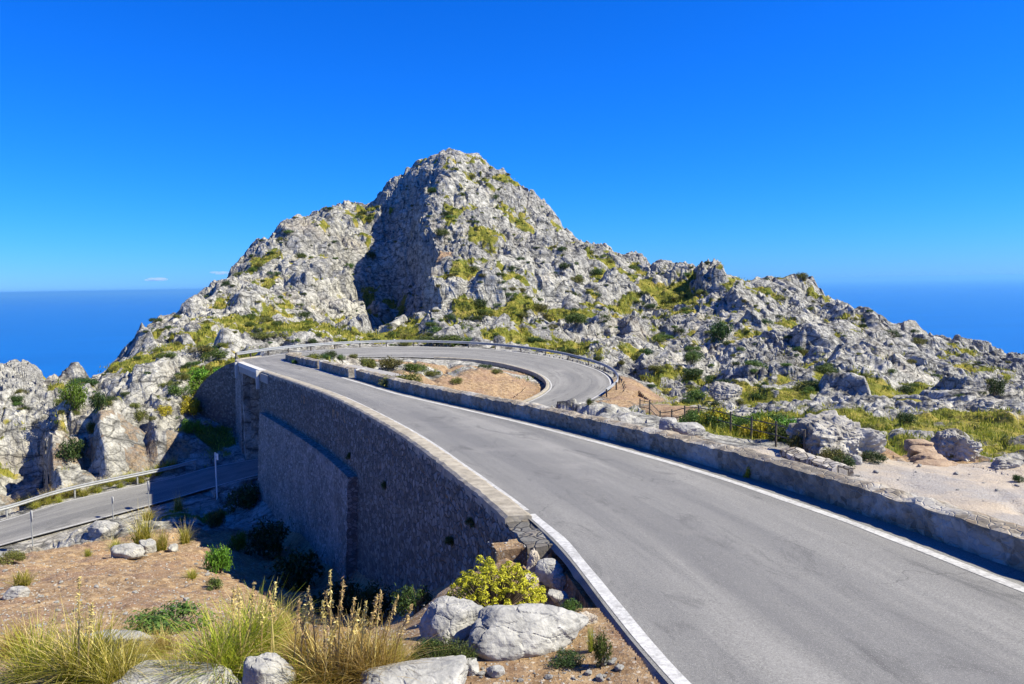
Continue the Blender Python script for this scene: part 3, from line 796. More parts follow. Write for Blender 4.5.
def wob(n, k, amp, seed):
    return perlin(np.stack([np.arange(n) / k, np.zeros(n), np.zeros(n)], 1), seed) * amp
wide = np.interp(np.arange(len(RD)), [0, 9 * KS, 9.7 * KS, len(RD)], [.8, .8, 0, 0])
RW = inset(RRt, RL, -wide)
road = strip('road', RL, RW, 9, M['asphalt'])
tag(road, 'narrow grey asphalt road curling through the hairpin and under its own bridge', 'road', kind='structure')
nd = len(RD)
def line(E, O, a0, w, lo, hi, seed):
    w_ = w + wob(hi - lo, 5, w * .25, seed); e0 = a0 + wob(hi - lo, 9, .03, seed + 1)
    crown = lambda a: 0.0 * a
    A = inset(E[lo:hi], O[lo:hi], e0); B = inset(E[lo:hi], O[lo:hi], e0 + w_)
    A[:, 2] += crown(e0); B[:, 2] += crown(e0 + w_)
    o = strip('edge_line', A, B, 2, M['paint'], road, lift=.006); return o
iw = at_d(RL, 13.0)
line(RL, RRt, .05, .17, 0, iw + 6, 3)
line(RL, RRt, .10, .09, iw + 6, 9 * KS, 4)
line(RRt, RL, -.02, .20, 0, 10 * KS, 5)
line(RL, RRt, .25, .16, 10 * KS, I_LOWD, 6)
line(RRt, RL, .15, .13, 11 * KS, I_LOWD, 7)
line(RL, RRt, .12, .13, I_LOWD + 20, nd, 8)
line(RRt, RL, .12, .13, I_LOWD + 20, nd, 9)
# broken asphalt edge beside the near white line
A = RL[:iw + 3].copy(); B = inset(RL[:iw + 3], RRt[:iw + 3], -(.05 + .14 * np.abs(wob(iw + 3, 1.3, 1, 12)))); B[:, 2] -= .07
eb = strip('broken_road_edge', A, B, 3, M['asphalt'], road, lift=-.004)

# kerb on the inner side of the hairpin
def sweep(name, path, prof, m, parent=None, amp=0.0, scale=.4, seed=0, side=None, closed=True, ztops=None, smooth=False):
    """path (N,3); prof list of (offset sideways, height); side (N,2) unit normals"""
    N_ = len(path); pr = np.array(prof, float); K = len(pr)
    v_ = np.zeros((N_, K, 3))
    v_[..., 0] = path[:, None, 0] + side[:, None, 0] * pr[None, :, 0]
    v_[..., 1] = path[:, None, 1] + side[:, None, 1] * pr[None, :, 0]
    v_[..., 2] = path[:, None, 2] + pr[None, :, 1]
    v_ = v_.reshape(-1, 3)
    if amp:
        n = np.stack([perlin(v_ / scale, seed), perlin(v_ / scale, seed + 1), perlin(v_ / scale, seed + 2)], 1)
        v_ = v_ + n * amp
    f = [tuple(q) for q in gridfaces(N_, K, True)]
    f += [tuple(range(K - 1, -1, -1)), tuple((N_ - 1) * K + k for k in range(K))]
    return mobj(name, v_, f, m, parent, smooth=smooth)
def normals(path):
    d = np.gradient(path[:, :2], axis=0); d /= np.linalg.norm(d, axis=1)[:, None]
    return np.stack([-d[:, 1], d[:, 0]], 1)          # left of travel
def resample(path, step):
    s = np.concatenate([[0], np.cumsum(np.linalg.norm(np.diff(path, axis=0), axis=1))])
    n = max(2, int(s[-1] / step)); t_ = np.linspace(0, s[-1], n + 1)
    return np.stack([np.interp(t_, s, path[:, k]) for k in range(path.shape[1])], 1)
kp = resample(RRt[13 * KS + 4:I_LOWD + 2], .35); kn = normals(kp)
o = sweep('kerb', kp, [(.0, -.25), (.0, .10), (-.05, .14), (-.26, .14), (-.30, .10), (-.30, -.25)], M['coping'], side=kn, amp=.012)
tag(o, 'low pale kerb round the inside of the hairpin beside the tan dirt', 'kerb')

# ------------------------------------------------------------------ retaining walls
def stone_face(s, z, seed):
    p = np.stack([s * 3.6, z * 4.6, np.zeros_like(s)], -1).reshape(-1, 3)
    p = p + np.stack([perlin(p / 1.5, seed), perlin(p / 1.5, seed + 1), p[:, 0] * 0], 1) * .35
    f, e = cells(p, seed, True)
    return (.035 * sstep(0, .22, e) + .018 * f).reshape(s.shape)
def masonry(name, path, n, drop, m, parent, thick=1.1, batter=.05, out=0.0, top=0.0, res=.16, seed=0, topnoise=0.0, both=False):
    """stone wall along `path` (top edge), outer side along n; drop (N) = height"""
    N_ = len(path); s = np.concatenate([[0], np.cumsum(np.linalg.norm(np.diff(path[:, :2], axis=0), axis=1))])
    Mh = max(4, int(drop.max() / res)); h = np.linspace(1, 0, Mh)          # from foot to top
    tn = np.zeros(N_)
    if topnoise:
        tp = np.stack([s / .45, s * 0, s * 0], 1); tn = perlin(tp, seed + 5) * topnoise + np.round(perlin(tp / 2.3, seed + 6) * 2) * topnoise * .35
    dz = drop[:, None] * h[None]                                            # depth below top
    off = out + batter * dz
    rel = stone_face(np.repeat(s[:, None], Mh, 1), -dz + path[:, 2:3], seed)
    o1 = off + rel
    zt = path[:, 2:3] + top + tn[:, None]
    rows = [np.stack([path[:, None, 0] + n[:, None, 0] * o1, path[:, None, 1] + n[:, None, 1] * o1, zt - dz], -1)]
    kt = 5
    tt_ = np.linspace(0, 1, kt + 2)[1:-1][None]
    ot = out - thick * tt_ + 0 * s[:, None]
    bulge = topnoise * .8 * np.sin(np.pi * tt_) + perlin(np.stack([np.repeat(s[:, None], kt, 1) * 3, ot * 3, ot * 0], -1).reshape(-1, 3), seed + 9).reshape(N_, kt) * topnoise * .8
    rows.append(np.stack([path[:, None, 0] + n[:, None, 0] * ot, path[:, None, 1] + n[:, None, 1] * ot, zt + bulge], -1))
    Mi = Mh if both else 3
    hi_ = np.linspace(0, 1, Mi)
    dzi = drop[:, None] * hi_[None]
    oi = out - thick - (stone_face(np.repeat(s[:, None], Mi, 1) + 40, -dzi, seed + 3) if both else 0) + 0 * dzi
    rows.append(np.stack([path[:, None, 0] + n[:, None, 0] * oi, path[:, None, 1] + n[:, None, 1] * oi, zt - dzi], -1))
    v_ = np.concatenate(rows, 1); K = v_.shape[1]
    f = [tuple(q) for q in gridfaces(N_, K, True)]
    # ends: quads between outer and inner columns
    for e in (0, N_ - 1):
        b = e * K; lst = []
        no = Mh; ni = Mi
        for k in range(no - 1):
            a0, a1 = b + k, b + k + 1
            j0 = b + K - 1 - int(round(k * (ni - 1) / (no - 1))); j1 = b + K - 1 - int(round((k + 1) * (ni - 1) / (no - 1)))
            q = (a0, a1, j1, j0) if j0 != j1 else (a0, a1, j0)
            lst.append(q)
        lst.append(tuple(b + k for k in range(no - 1, no + kt + 1)))
        f += [q if e else q[::-1] for q in lst]
    return mobj(name, v_.reshape(-1, 3), f, m, parent)
def wall_path(lo, hi, off, step=.18):
    n = RL[lo:hi] - RRt[lo:hi]; n[:, 2] = 0; n /= np.linalg.norm(n, axis=1)[:, None]
    p = RL[lo:hi] + n * off
    pr = resample(np.concatenate([p, n[:, :2]], 1), step)
    nn = pr[:, 3:5] / np.linalg.norm(pr[:, 3:5], axis=1)[:, None]
    return pr[:, :3], nn
FD = np.array([q[0] for q in foot]); FH = np.array([q[1] for q in foot])
i0, i1 = at_d(RL, 12.7), at_d(RL, 54.3)
i2, i3 = at_d(RL, 62.6), 10 * KS + 6
pw1, nw1 = wall_path(i0, i1 + 1, .40)
drop1 = np.interp(pw1[:, 1], FD, FH) + 1.6
wall1 = empty('retaining_wall', (0, 0, 0))
tag(wall1, 'tall curved rubble stone retaining wall carrying the near road, in shade', 'wall')
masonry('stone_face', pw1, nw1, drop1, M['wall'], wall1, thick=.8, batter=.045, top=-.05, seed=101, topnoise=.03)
cp_, cn_ = wall_path(i0 + 5, i1 + 1, .14, .22)
cw = np.abs(wob(len(cp_), 2, .05, 33))
def coping(path, n, parent, name='coping', w=.44, seed=40):
    N_ = len(path); k = wob(N_, 1.6, .05, seed); hz = wob(N_, 1.3, .022, seed + 1)
    prof = [(-.20, -.22), (-.20, .045), (-.12, .075), (.10, .08), (w - .22, .075), (w - .15, .03), (w - .15, -.16), (w - .26, -.22)]
    v_ = np.zeros((N_, len(prof), 3))
    for j, (o, z) in enumerate(prof):
        oo = o + (k if j in (4, 5, 6) else 0)
        v_[:, j, 0] = path[:, 0] + n[:, 0] * oo; v_[:, j, 1] = path[:, 1] + n[:, 1] * oo; v_[:, j, 2] = path[:, 2] + z + hz
    v_ = v_.reshape(-1, 3); v_ = v_ + np.stack([perlin(v_ / .3, seed + k2) for k2 in range(3)], 1) * .03
    f = [tuple(q) for q in gridfaces(N_, len(prof), True)] + [tuple(range(len(prof) - 1, -1, -1)), tuple((N_ - 1) * len(prof) + q for q in range(len(prof)))]
    return mobj(name, v_, f, M['coping'], parent)
coping(cp_, cn_, wall1)
b0, b1 = at_d(RL, 31.2), at_d(RL, 53.4)
pb1, nb1 = wall_path(b0, b1, .40)
bz = pb1.copy(); bz[:, 2] -= 2.55
bd = np.interp(pb1[:, 1], FD, FH) + 1.6 - 2.55
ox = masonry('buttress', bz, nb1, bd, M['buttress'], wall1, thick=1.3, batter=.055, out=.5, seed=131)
# bridge over the lower stretch
br = empty('road_bridge', (0, 0, 0))
tag(br, 'short concrete bridge with a white edge beam where the road crosses itself', 'bridge')
dl, dr = RL[i1 - 5:i2 + 2], RRt[i1 - 5:i2 + 2]
L2 = inset(dl, dr, -.55); R2 = inset(dr, dl, -5.5); R2[:, 2] -= .30  # extra slab width added beyond the right road edge to block sun underneath
v_ = np.stack([L2 + [0, 0, -.07], R2 + [0, 0, -.07], R2 + [0, 0, -.62], L2 + [0, 0, -.62]], 1)
f = [tuple(q)[::-1] for q in gridfaces(len(L2), 4, True)] + [(0, 1, 2, 3), tuple((len(L2) - 1) * 4 + k for k in (3, 2, 1, 0))]
mobj('deck', v_.reshape(-1, 3), f, M['grey_concrete'], br)
e_, en = wall_path(i1 - 1, i2 + 2, .40, .5)
sweep('edge_beam', e_, [(-.22, -.02), (-.22, .13), (.18, .13), (.18, -.16), (.152, -.16), (.152, -.02)], M['concrete'], br, side=en, amp=.006)
for k in (0, len(e_) - 1):
    mb = MB(); c = e_[k] + np.array([en[k][0] * .30, en[k][1] * .30, -.52]); mb.box(tuple(c), (.22, .26, 1.25), math.atan2(en[k][1], en[k][0]), .03)
    mb.build('end_post', M['concrete'], br)
# abutments under the deck
for (A_e, sgn) in ((RL, 1), (RRt, -1)):
    j0 = I_LOWD + 24; seg = A_e[j0:j0 + 34]
    O_e = (RRt if sgn > 0 else RL)[j0:j0 + 34]
    p = inset(seg, O_e, -.95); q = inset(seg, O_e, -1.7)
    zb_ = np.minimum(seg[:, 2], O_e[:, 2]) - .6
    zt_ = np.interp(p[:, 1], RC[i1 - 20:i2 + 20, 1], RC[i1 - 20:i2 + 20, 2]) - .70
    on = np.array([np.min(np.hypot(RC[i1 - 30:i2 + 30, 0] - a[0], RC[i1 - 30:i2 + 30, 1] - a[1])) < 2.7 for a in p])
    if on.sum() > 2:
        p, q, zb_, zt_ = p[on], q[on], zb_[on], zt_[on]
        v_ = np.stack([np.c_[p[:, :2], zb_], np.c_[p[:, :2], zt_], np.c_[q[:, :2], zt_], np.c_[q[:, :2], zb_]], 1)
        N_ = len(p); f = [tuple(z) for z in gridfaces(N_, 4, True)] + [(3, 2, 1, 0), tuple((N_ - 1) * 4 + k for k in range(4))]
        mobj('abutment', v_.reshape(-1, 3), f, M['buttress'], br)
pw2, nw2 = wall_path(i2, i3, .40)
wall2 = empty('retaining_wall', (0, 0, 0))
tag(wall2, 'short far stone retaining wall below the hairpin corner, beyond the bridge', 'wall')
t2 = np.linspace(0, 1, len(pw2))
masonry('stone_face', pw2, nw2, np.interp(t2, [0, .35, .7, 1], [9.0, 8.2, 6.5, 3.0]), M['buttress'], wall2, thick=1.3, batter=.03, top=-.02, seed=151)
cp2, cn2 = wall_path(i2, i3, .14, .22); coping(cp2, cn2, wall2, seed=60)

# wing of the far wall running down into the bank
wp = np.stack([P(237, 361.5, 68.0), P(226, 365, 68.9), P(212, 374, 70.2), P(200, 386, 71.2), P(193, 398, 71.8)])
wp = resample(catmull(wp, 6), .2); wn = normals(wp)
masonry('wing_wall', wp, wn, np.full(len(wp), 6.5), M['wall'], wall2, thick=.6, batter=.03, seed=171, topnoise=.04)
# ------------------------------------------------------------------ parapets on the right of the near road
def parapet(d0, d1, h, label, off, group=None, seed=0, cap=None, capw=.0):
    ends = [int(np.argmin(np.abs(proj(RRt[2 * KS:10 * KS])[0] - q_)) + 2 * KS) for q_ in (347, 317, 293)]
    j0 = 0 if d0 < 0 else ends[d0] + 1; j1 = ends[0] if d0 < 0 else ends[d1]
    n = RRt[j0:j1 + 1] - RL[j0:j1 + 1]; n[:, 2] = 0; n /= np.linalg.norm(n, axis=1)[:, None]
    p = RRt[j0:j1 + 1] + n * off; p[:, 2] += h
    pr = resample(np.concatenate([p, -n[:, :2]], 1), .11); nn = pr[:, 3:5] / np.linalg.norm(pr[:, 3:5], axis=1)[:, None]
    e = empty('parapet_wall', (0, 0, 0)); tag(e, label, 'low wall', 'stone parapets along the right of the road')
    masonry('stone_course', pr[:, :3], nn, np.full(len(pr), h + .5), M['parapet'], e, thick=.5, batter=.03, res=.085 if d0 < 0 else .12, seed=seed, topnoise=.075, both=True)
    if cap:
        mb = MB(); q = pr[0 if cap == 'near' else -1]
        mb.box((q[0] - nn[-1][0] * .25, q[1] - nn[-1][1] * .25, q[2] - .42), (.62, .40, .98), math.atan2(nn[-1][1], nn[-1][0]), .03); mb.build('end_pillar', M['concrete'], e)
    return e
parapet(-9, 0, .45, 'long rough stone parapet following the right edge of the near road', .58, seed=201, cap='far')
parapet(0, 1, .52, 'middle parapet segment, between two white end pillars', .30, seed=211, cap='far')
parapet(1, 2, .50, 'farthest short parapet segment with a shrub at its far tip', .30, seed=221)
# low dry-stone stub beyond the parapet at the gravel lot
a, b = P(797, 470, 20.3), P(853, 484, 17.6)
st = np.linspace(a, b, 30); stn = np.repeat([[-(b - a)[1], (b - a)[0]]], 30, 0) / np.hypot(*(b - a)[:2])
for q in st: q[2] = ground_z(q[0], q[1]) + .36
ds = masonry('dry_stone_stub', st, stn, np.full(30, .7), M['drystone'], None, thick=.45, batter=.02, res=.07, seed=231, topnoise=.08, both=True)
tag(ds, 'low broken dry-stone wall stub at the edge of the gravel lot', 'low wall')

# ------------------------------------------------------------------ guardrails
def guardrail(path, label, m, post_m, h=.72, every=4.0, group=None, flip=1):
    e = empty('guardrail', (0, 0, 0)); tag(e, label, 'guardrail', group)
    p = resample(path, .5); n = normals(p) * flip
    W_ = [(.0, h - .27), (.055, h - .235), (.055, h - .185), (.0, h - .135), (.055, h - .085), (.055, h - .035), (.0, h)]
    prof = W_ + [(x - .02, z) for x, z in W_[::-1]]
    N_ = len(p); v_ = np.zeros((N_, len(prof), 3))
    for j, (o_, z) in enumerate(prof):
        v_[:, j, 0] = p[:, 0] + n[:, 0] * o_; v_[:, j, 1] = p[:, 1] + n[:, 1] * o_; v_[:, j, 2] = p[:, 2] + z
    K = len(prof); f = [tuple(q) for q in gridfaces(N_, K, True)] + [tuple(range(K - 1, -1, -1)), tuple((N_ - 1) * K + k for k in range(K))]
    mobj('beam', v_.reshape(-1, 3), f, m, e)
    q = resample(path, every); nq = normals(q) * flip; me = None
    for k in range(len(q)):
        mb = MB(); mb.box((0, 0, h / 2 - .25), (.12, .10, h + .42), 0, .008)
        if me is None: o = mb.build('post', post_m, e); me = o.data
        else:
            o = bpy.data.objects.new('post', me); col.objects.link(o); o.parent = e
        o.location = (q[k][0] - nq[k][0] * .09, q[k][1] - nq[k][1] * .09, q[k][2]); o.rotation_euler = (0, 0, math.atan2(nq[k][1], nq[k][0]))
    return e
gl = inset(RL[9 * KS + 10:I_LOWD - 4], RRt[9 * KS + 10:I_LOWD - 4], -.45)
# small weeds rooted in the joints of the tall wall
guardrail(gl, 'steel guardrail sweeping round the outside of the hairpin', M['steel'], M['dark_wood'], .64, 3.0, flip=-1)
j0, j1 = I_LOWD + 10 + int(np.argmin(np.abs(proj(RRt[I_LOWD + 10:])[0] - 196))), nd - KS // 2
gl2 = inset(RRt[j0:j1], RL[j0:j1], -.55)
guardrail(gl2, 'pale steel guardrail along the far side of the lower road', M['steel'], M['steel'], .76, 4.0, flip=1)

# ------------------------------------------------------------------ road signs (seen from the side)
def road_sign(px, py, d, h, label, plate, rzs, r=.30, post=None):
    q = P(px, py, d); q[2] = ground_z(q[0], q[1])
    e = empty('road_sign', q, rzs); tag(e, label, 'road sign', 'road signs along the lower road')
    mb = MB(); mb.tube([(0, 0, -.3), (0, 0, h)], .035 if plate == 'disc' else .05, 10); mb.build('post', post or M['steel'], e)
    mb = MB()
    if plate == 'disc': mb.tube([(.05, 0, h - r), (.066, 0, h - r)], r, 28)
    else: mb.box((.075, 0, h - .28), (.05, .62, .42), 0, .01)
    mb.build('plate', M['white_steel'], e)
    mb = MB(); mb.box((0.02, 0, h - r), (.08, .10, .06)); mb.build('clamp', M['steel'], e)
    return e
road_sign(217, 493, 53.0, 3.0, 'white sign post standing in the wall shadow by the lower road', 'box', R_(40), post=M['white_steel'])
road_sign(149, 506, 51.5, 2.0, 'grey sign post seen edge on between two grass tufts at the lower road', 'disc', R_(25))
road_sign(33, 549, 44.8, 2.3, 'tallest grey sign post at the lower road near the yellow bush', 'disc', R_(31))
road_sign(113, 515, 50.0, 1.5, 'shortest grey sign post on the near edge of the lower road', 'disc', R_(26), r=.2)

# ------------------------------------------------------------------ dark rail fence beyond the parapet
fe_ = empty('rail_fence', (0, 0, 0)); tag(fe_, 'dark wooden post and rail fence in front of the green bank', 'fence')
fp = resample(np.array([P(640, 428, 38.0), P(690, 437, 30.5), P(735, 449, 25.6), P(804, 466, 20.9)]), 1.6)
pm = None; tops = []
for q in fp:
    q[2] = ground_z(q[0], q[1])
    mb = MB(); mb.tube([(0, 0, -.3), (.01, 0, .75)], [.036, .03], 8)
    if pm is None: o = mb.build('post', M['dark_wood'], fe_); pm = o.data
    else: o = bpy.data.objects.new('post', pm); col.objects.link(o); o.parent = fe_
    o.location = q
for hgt in (.36, .66):
    mb = MB(); mb.tube([q + np.array([.0, -.06, hgt]) for q in fp], .018, 6); mb.build('rail', M['dark_wood'], fe_)
# ------------------------------------------------------------------ boulders
def ico(sub):
    bm = bmesh.new(); bmesh.ops.create_icosphere(bm, subdivisions=sub, radius=1.0)
    v_ = np.array([v.co for v in bm.verts]); f = np.array([[v.index for v in q.verts] for q in bm.faces]); bm.free(); return v_, f
ICO = {k: ico(k) for k in (4, 5, 6)}
def boulder(name, loc, size, rz, label, cat, m, seed, sub=6, group=None, sink=.3, sharp=1.0, tilt=0.0, rough=False):
    d0, f = ICO[sub]; rg_ = np.random.default_rng(seed)
    nk = 22; n_ = rg_.normal(size=(nk, 3)); n_ /= np.linalg.norm(n_, axis=1)[:, None]
    n_ = np.concatenate([n_, [[0.12, -.1, 1], [0, 0, -1]]]); n_ /= np.linalg.norm(n_, axis=1)[:, None]
    hk = np.concatenate([rg_.uniform(.62, 1.0, nk), [.62, .6]])
    pw_e = 13.0 * sharp
    r = (np.clip((d0 @ n_.T) / hk, 0, None) ** pw_e).sum(1) ** (-1 / pw_e)
    v_ = d0 * r[:, None]
    q = v_ * 1.0 + seed * .37
    wq = q + np.stack([perlin(q * 2.3, seed + i) for i in range(3)], 1) * .22
    f1, e1 = cells(wq * 1.7, seed)
    strat = perlin(np.stack([q[:, 0] * .6, q[:, 1] * .6, q[:, 2] * 5.5], 1), seed + 3)
    dsp = (.10 if not rough else .13) * perlin(q * 1.6, seed + 7) + .055 * perlin(q * 3.7, seed + 8) + .035 * strat + .028 * perlin(q * 8, seed + 9) + .014 * perlin(q * 17, seed + 10) + .007 * perlin(q * 36, seed + 11) \
        - .035 * (1 - sstep(0, .06, e1)) + .03 * np.tanh(f1 * 2)
    if rough: dsp = dsp + .26 * (np.abs(perlin(q * 2.6, seed + 14)) - .2) + .17 * (np.abs(perlin(q * 6, seed + 15)) - .2) + .07 * (np.abs(perlin(q * 13, seed + 16)) - .2)
    v_ = v_ * (1 + dsp * sharp)[:, None]
    v_ = v_ / np.abs(v_).max(0) * (np.array(size) / 2)
    ct, stt = math.cos(tilt), math.sin(tilt)
    v_ = np.stack([v_[:, 0] * ct + v_[:, 2] * stt, v_[:, 1], -v_[:, 0] * stt + v_[:, 2] * ct], 1)
    o = mobj(name, v_, f, m); o.location = loc; o.rotation_euler = (0, 0, rz)
    return tag(o, label, cat, group)
def hit2(px, py):
    """like hit(), also for points a little below the picture's lower edge"""
    if py <= 680: return hit(px, py)
    c, i = hit(px, 679); d = c[1] * (679 - 284) / (py - 284)
    q = P(px, py, d); q[2] = ground_z(q[0], q[1]); return q, i
def stone(px, py, w, h, label, seed, depth=None, dd=1.0, rz=0.0, name='boulder', cat='boulder', m=None, sub=6, tilt=0.0, pos=None, group=None, sharp=1.0):
    """a stone whose visible foot is at px,py and that looks w x h pixels"""
    c, _ = hit2(px, py) if pos is None else (P(px, py, pos), 0)
    d = c[1]; ww = w * d / F; hh = h * d / F
    return boulder(name, (c[0], c[1] + ww * dd * .3, c[2] + hh * .30), (ww, ww * dd, hh * 1.5), rz, label, cat, m or M['boulder'], seed, sub, group, tilt=tilt, sharp=sharp, rough=(m is not None))
stone(520, 652, 152, 40, 'big weathered pale grey boulder beside the broken road edge', 301, dd=.55, rz=.1, tilt=.06)
stone(450, 638, 78, 32, 'smaller white-faced boulder joined to the big one above the thyme bush', 302, dd=.7)
stone(410, 704, 130, 26, 'flat pale boulder at the very bottom of the slope below the reed stalks', 303, dd=.7)
stone(262, 704, 62, 44, 'upright blocky pale boulder among the reed grass', 304, dd=.8)
stone(165, 694, 150, 22, 'long flat white stone slab under the tall grass tufts', 305, dd=.4)
stone(115, 648, 78, 17, 'narrow layered stone ledge between two grass tufts', 306, dd=.4)
stone(128, 556, 40, 13, 'low flat grey rock on the brown slope, the longer of a pair', 307, dd=.6, sub=5)
stone(146, 551, 20, 12, 'small square grey rock on the brown slope beside a longer one', 308, dd=.9, sub=5)
stone(100, 533, 30, 11, 'grey rock on the brown slope close to the lower road edge', 309, dd=.7, sub=5)
stone(13, 595, 26, 9, 'small grey rock behind a grass tuft by the lower road corner', 310, dd=.7, sub=5)
stone(175, 549, 12, 6, 'tiny pale stone right of the square rock on the slope', 311, sub=4)
stone(140, 665, 15, 12, 'fist-like white stone between the tall grass tufts', 312, sub=5)
stone(470, 672, 26, 14, 'flat stone in the dirt in front of the big boulder', 313, dd=.8, sub=5)
stone(498, 676, 22, 9, 'thin stone lying in the dirt below the big boulder', 314, dd=.8, sub=5)
stone(536, 572, 26, 22, 'tan broken block under the ragged end of the wall coping', 317, m=M['rubble'], dd=.8)
stone(556, 590, 30, 16, 'tan crumbled block wedged below the white road line', 318, m=M['rubble'], dd=.8, rz=.5)
stone(532, 590, 22, 14, 'small tan rubble block fallen from the wall end', 319, m=M['rubble'])
stone(588, 622, 26, 10, 'flat tan stone at the washed out road edge', 320, m=M['rubble'], dd=.7)
stone(546, 584, 40, 22, 'jagged rock propping the broken road edge by the wall end', 315, dd=.9, sub=6)
stone(562, 604, 30, 14, 'dark hollowed rock right beside the white road line', 316, dd=.8, sub=6)
stone(842, 458, 108, 44, 'large craggy rock outcrop with dark crevices at the gravel lot', 321, dd=.7, m=M['outcrop'], sharp=1.25)
stone(958, 458, 58, 27, 'layered boulder with an undercut foot beside the rock steps', 324, dd=.8, m=M['outcrop'], sharp=1.2)
stone(1012, 466, 34, 9, 'flat dark rock at the far edge of the gravel lot', 325, dd=.6, m=M['outcrop'], sub=5)
stone(858, 462, 14, 9, 'small white stone in front of the dark bushes at the gravel lot', 326, sub=5)
stone(672, 430, 26, 15, 'tall leaning pale slab beside the tan bank', 327, dd=.5, sub=5)
stone(693, 432, 36, 12, 'pointed grey rock peeping over the parapet near the rail fence', 328, dd=.6, sub=5)
stone(728, 394, 36, 14, 'pale flat rock on the grassy slope above the rail fence', 329, dd=.7, m=M['outcrop'], sub=5)
stone(985, 408, 44, 10, 'flat rock ledge in the grassy field at the far right', 333, dd=.6, m=M['outcrop'], sub=5)
# rock steps
c, _ = hit(932, 461)
stp = empty('rock_steps', tuple(c)); tag(stp, 'worn reddish rock steps climbing beside the layered boulder', 'steps')
mstep = mat_plain('reddish_step_rock', (.22, .14, .09), (.40, .30, .21), 4.0, .95, 0, .9, .05)
for k in range(4):
    o = boulder('step', (.05 * k, .42 * k, .10 * k - .05), (1.25 - .1 * k, .75, .34), .1 * k, None, None, mstep, 351 + k, 5); o.parent = stp
# loose stones on the near slope and round the gravel lot
lsm = None
spots = []
for k in range(285):
    px, py = (random.uniform(0, 240), random.uniform(535, 660)) if k < 165 else ((random.uniform(470, 655), random.uniform(630, 680)) if k < 250 else (random.uniform(830, 1020), random.uniform(460, 500)))
    spots.append((px, py))
protos = []
for k, (px, py) in enumerate(spots):
    c, i = hit(px, py)
    if RK[i] < .3: continue
    s = (.014 + .07 * random.random() ** 2.5) * (1.0 if c[1] < 15 else 1.5)
    if len(protos) < 6:
        o = boulder('loose_stone', c, (1.5, 1.2, 1.0), 0, 'small loose stone scattered on the bare ground', 'stone', M['boulder'], 400 + k, 4, 'loose stones on the dirt'); protos.append(o.data)
    else:
        o = bpy.data.objects.new('loose_stone', random.choice(protos)); col.objects.link(o); tag(o, 'small loose stone scattered on the bare ground', 'stone', 'loose stones on the dirt')
    o.location = (c[0], c[1], c[2] + s * .2); o.scale = (s, s, s * random.uniform(.6, 1)); o.rotation_euler = (0, 0, random.uniform(0, 6.28))

# ------------------------------------------------------------------ foliage builders
def quads_from(cn, nrm, sz, rg, asp=1.6):
    """leaf quads (diamonds) at cn, facing nrm"""
    n = len(cn)
    r = rg.normal(size=(n, 3)); t = np.cross(nrm, r); t /= np.linalg.norm(t, axis=1)[:, None] + 1e-9; b = np.cross(nrm, t)
    s = (sz * rg.uniform(.6, 1.3, n))[:, None]
    v_ = np.stack([cn - t * s * asp, cn + b * s * .55, cn + t * s * asp, cn - b * s * .55], 1).reshape(-1, 3)
    return v_, np.arange(n * 4).reshape(-1, 4)
def bush_foliage(n, lobes, leaf, seed, spread=.55, flat=.8):
    """unit bush: radius ~1, height ~flat*1.3, foot at z = 0; leaves gathered on uneven lobes"""
    rg = np.random.default_rng(seed); C = []; Nn = []
    for k in range(lobes):
        a = rg.uniform(0, 6.28); rr = spread * math.sqrt(rg.uniform(0, 1)); lr_ = rg.uniform(.17, .42)
        c = np.array([math.cos(a) * rr, math.sin(a) * rr, (.28 + rg.uniform(0, .62) * (1 - rr * .6)) * flat])
        m_ = int(n / lobes * (lr_ / .36) ** 2)
        d = rg.normal(size=(m_, 3)); d /= np.linalg.norm(d, axis=1)[:, None]
        rad = lr_ * (rg.uniform(.45, 1.05, m_) + (rg.uniform(0, 1, m_) > .86) * rg.uniform(.1, .5, m_))[:, None]
        p = c + d * rad * np.array([1, 1, flat])
        C.append(p); Nn.append(d * .8 + rg.normal(size=(m_, 3)) * .55 + np.array([0, 0, .35]))
    C = np.concatenate(C); Nn = np.concatenate(Nn); ok = C[:, 2] > .01; C, Nn = C[ok], Nn[ok]
    Nn /= np.linalg.norm(Nn, axis=1)[:, None]
    return quads_from(C, Nn, np.full(len(C), leaf), rg)
def stems_mb(seed, n=9, h=.75, r=.025):
    rg = random.Random(seed); mb = MB()
    for k in range(n):
        a = rg.uniform(0, 6.28); l = rg.uniform(.25, .62)
        mb.tube([(0.06 * math.cos(a), .06 * math.sin(a), -.15), (l * .4 * math.cos(a), l * .4 * math.sin(a), h * .4), (l * math.cos(a + .3), l * math.sin(a + .3), h * rg.uniform(.6, .95))], [r, r * .7, r * .3], 5)
    return mb
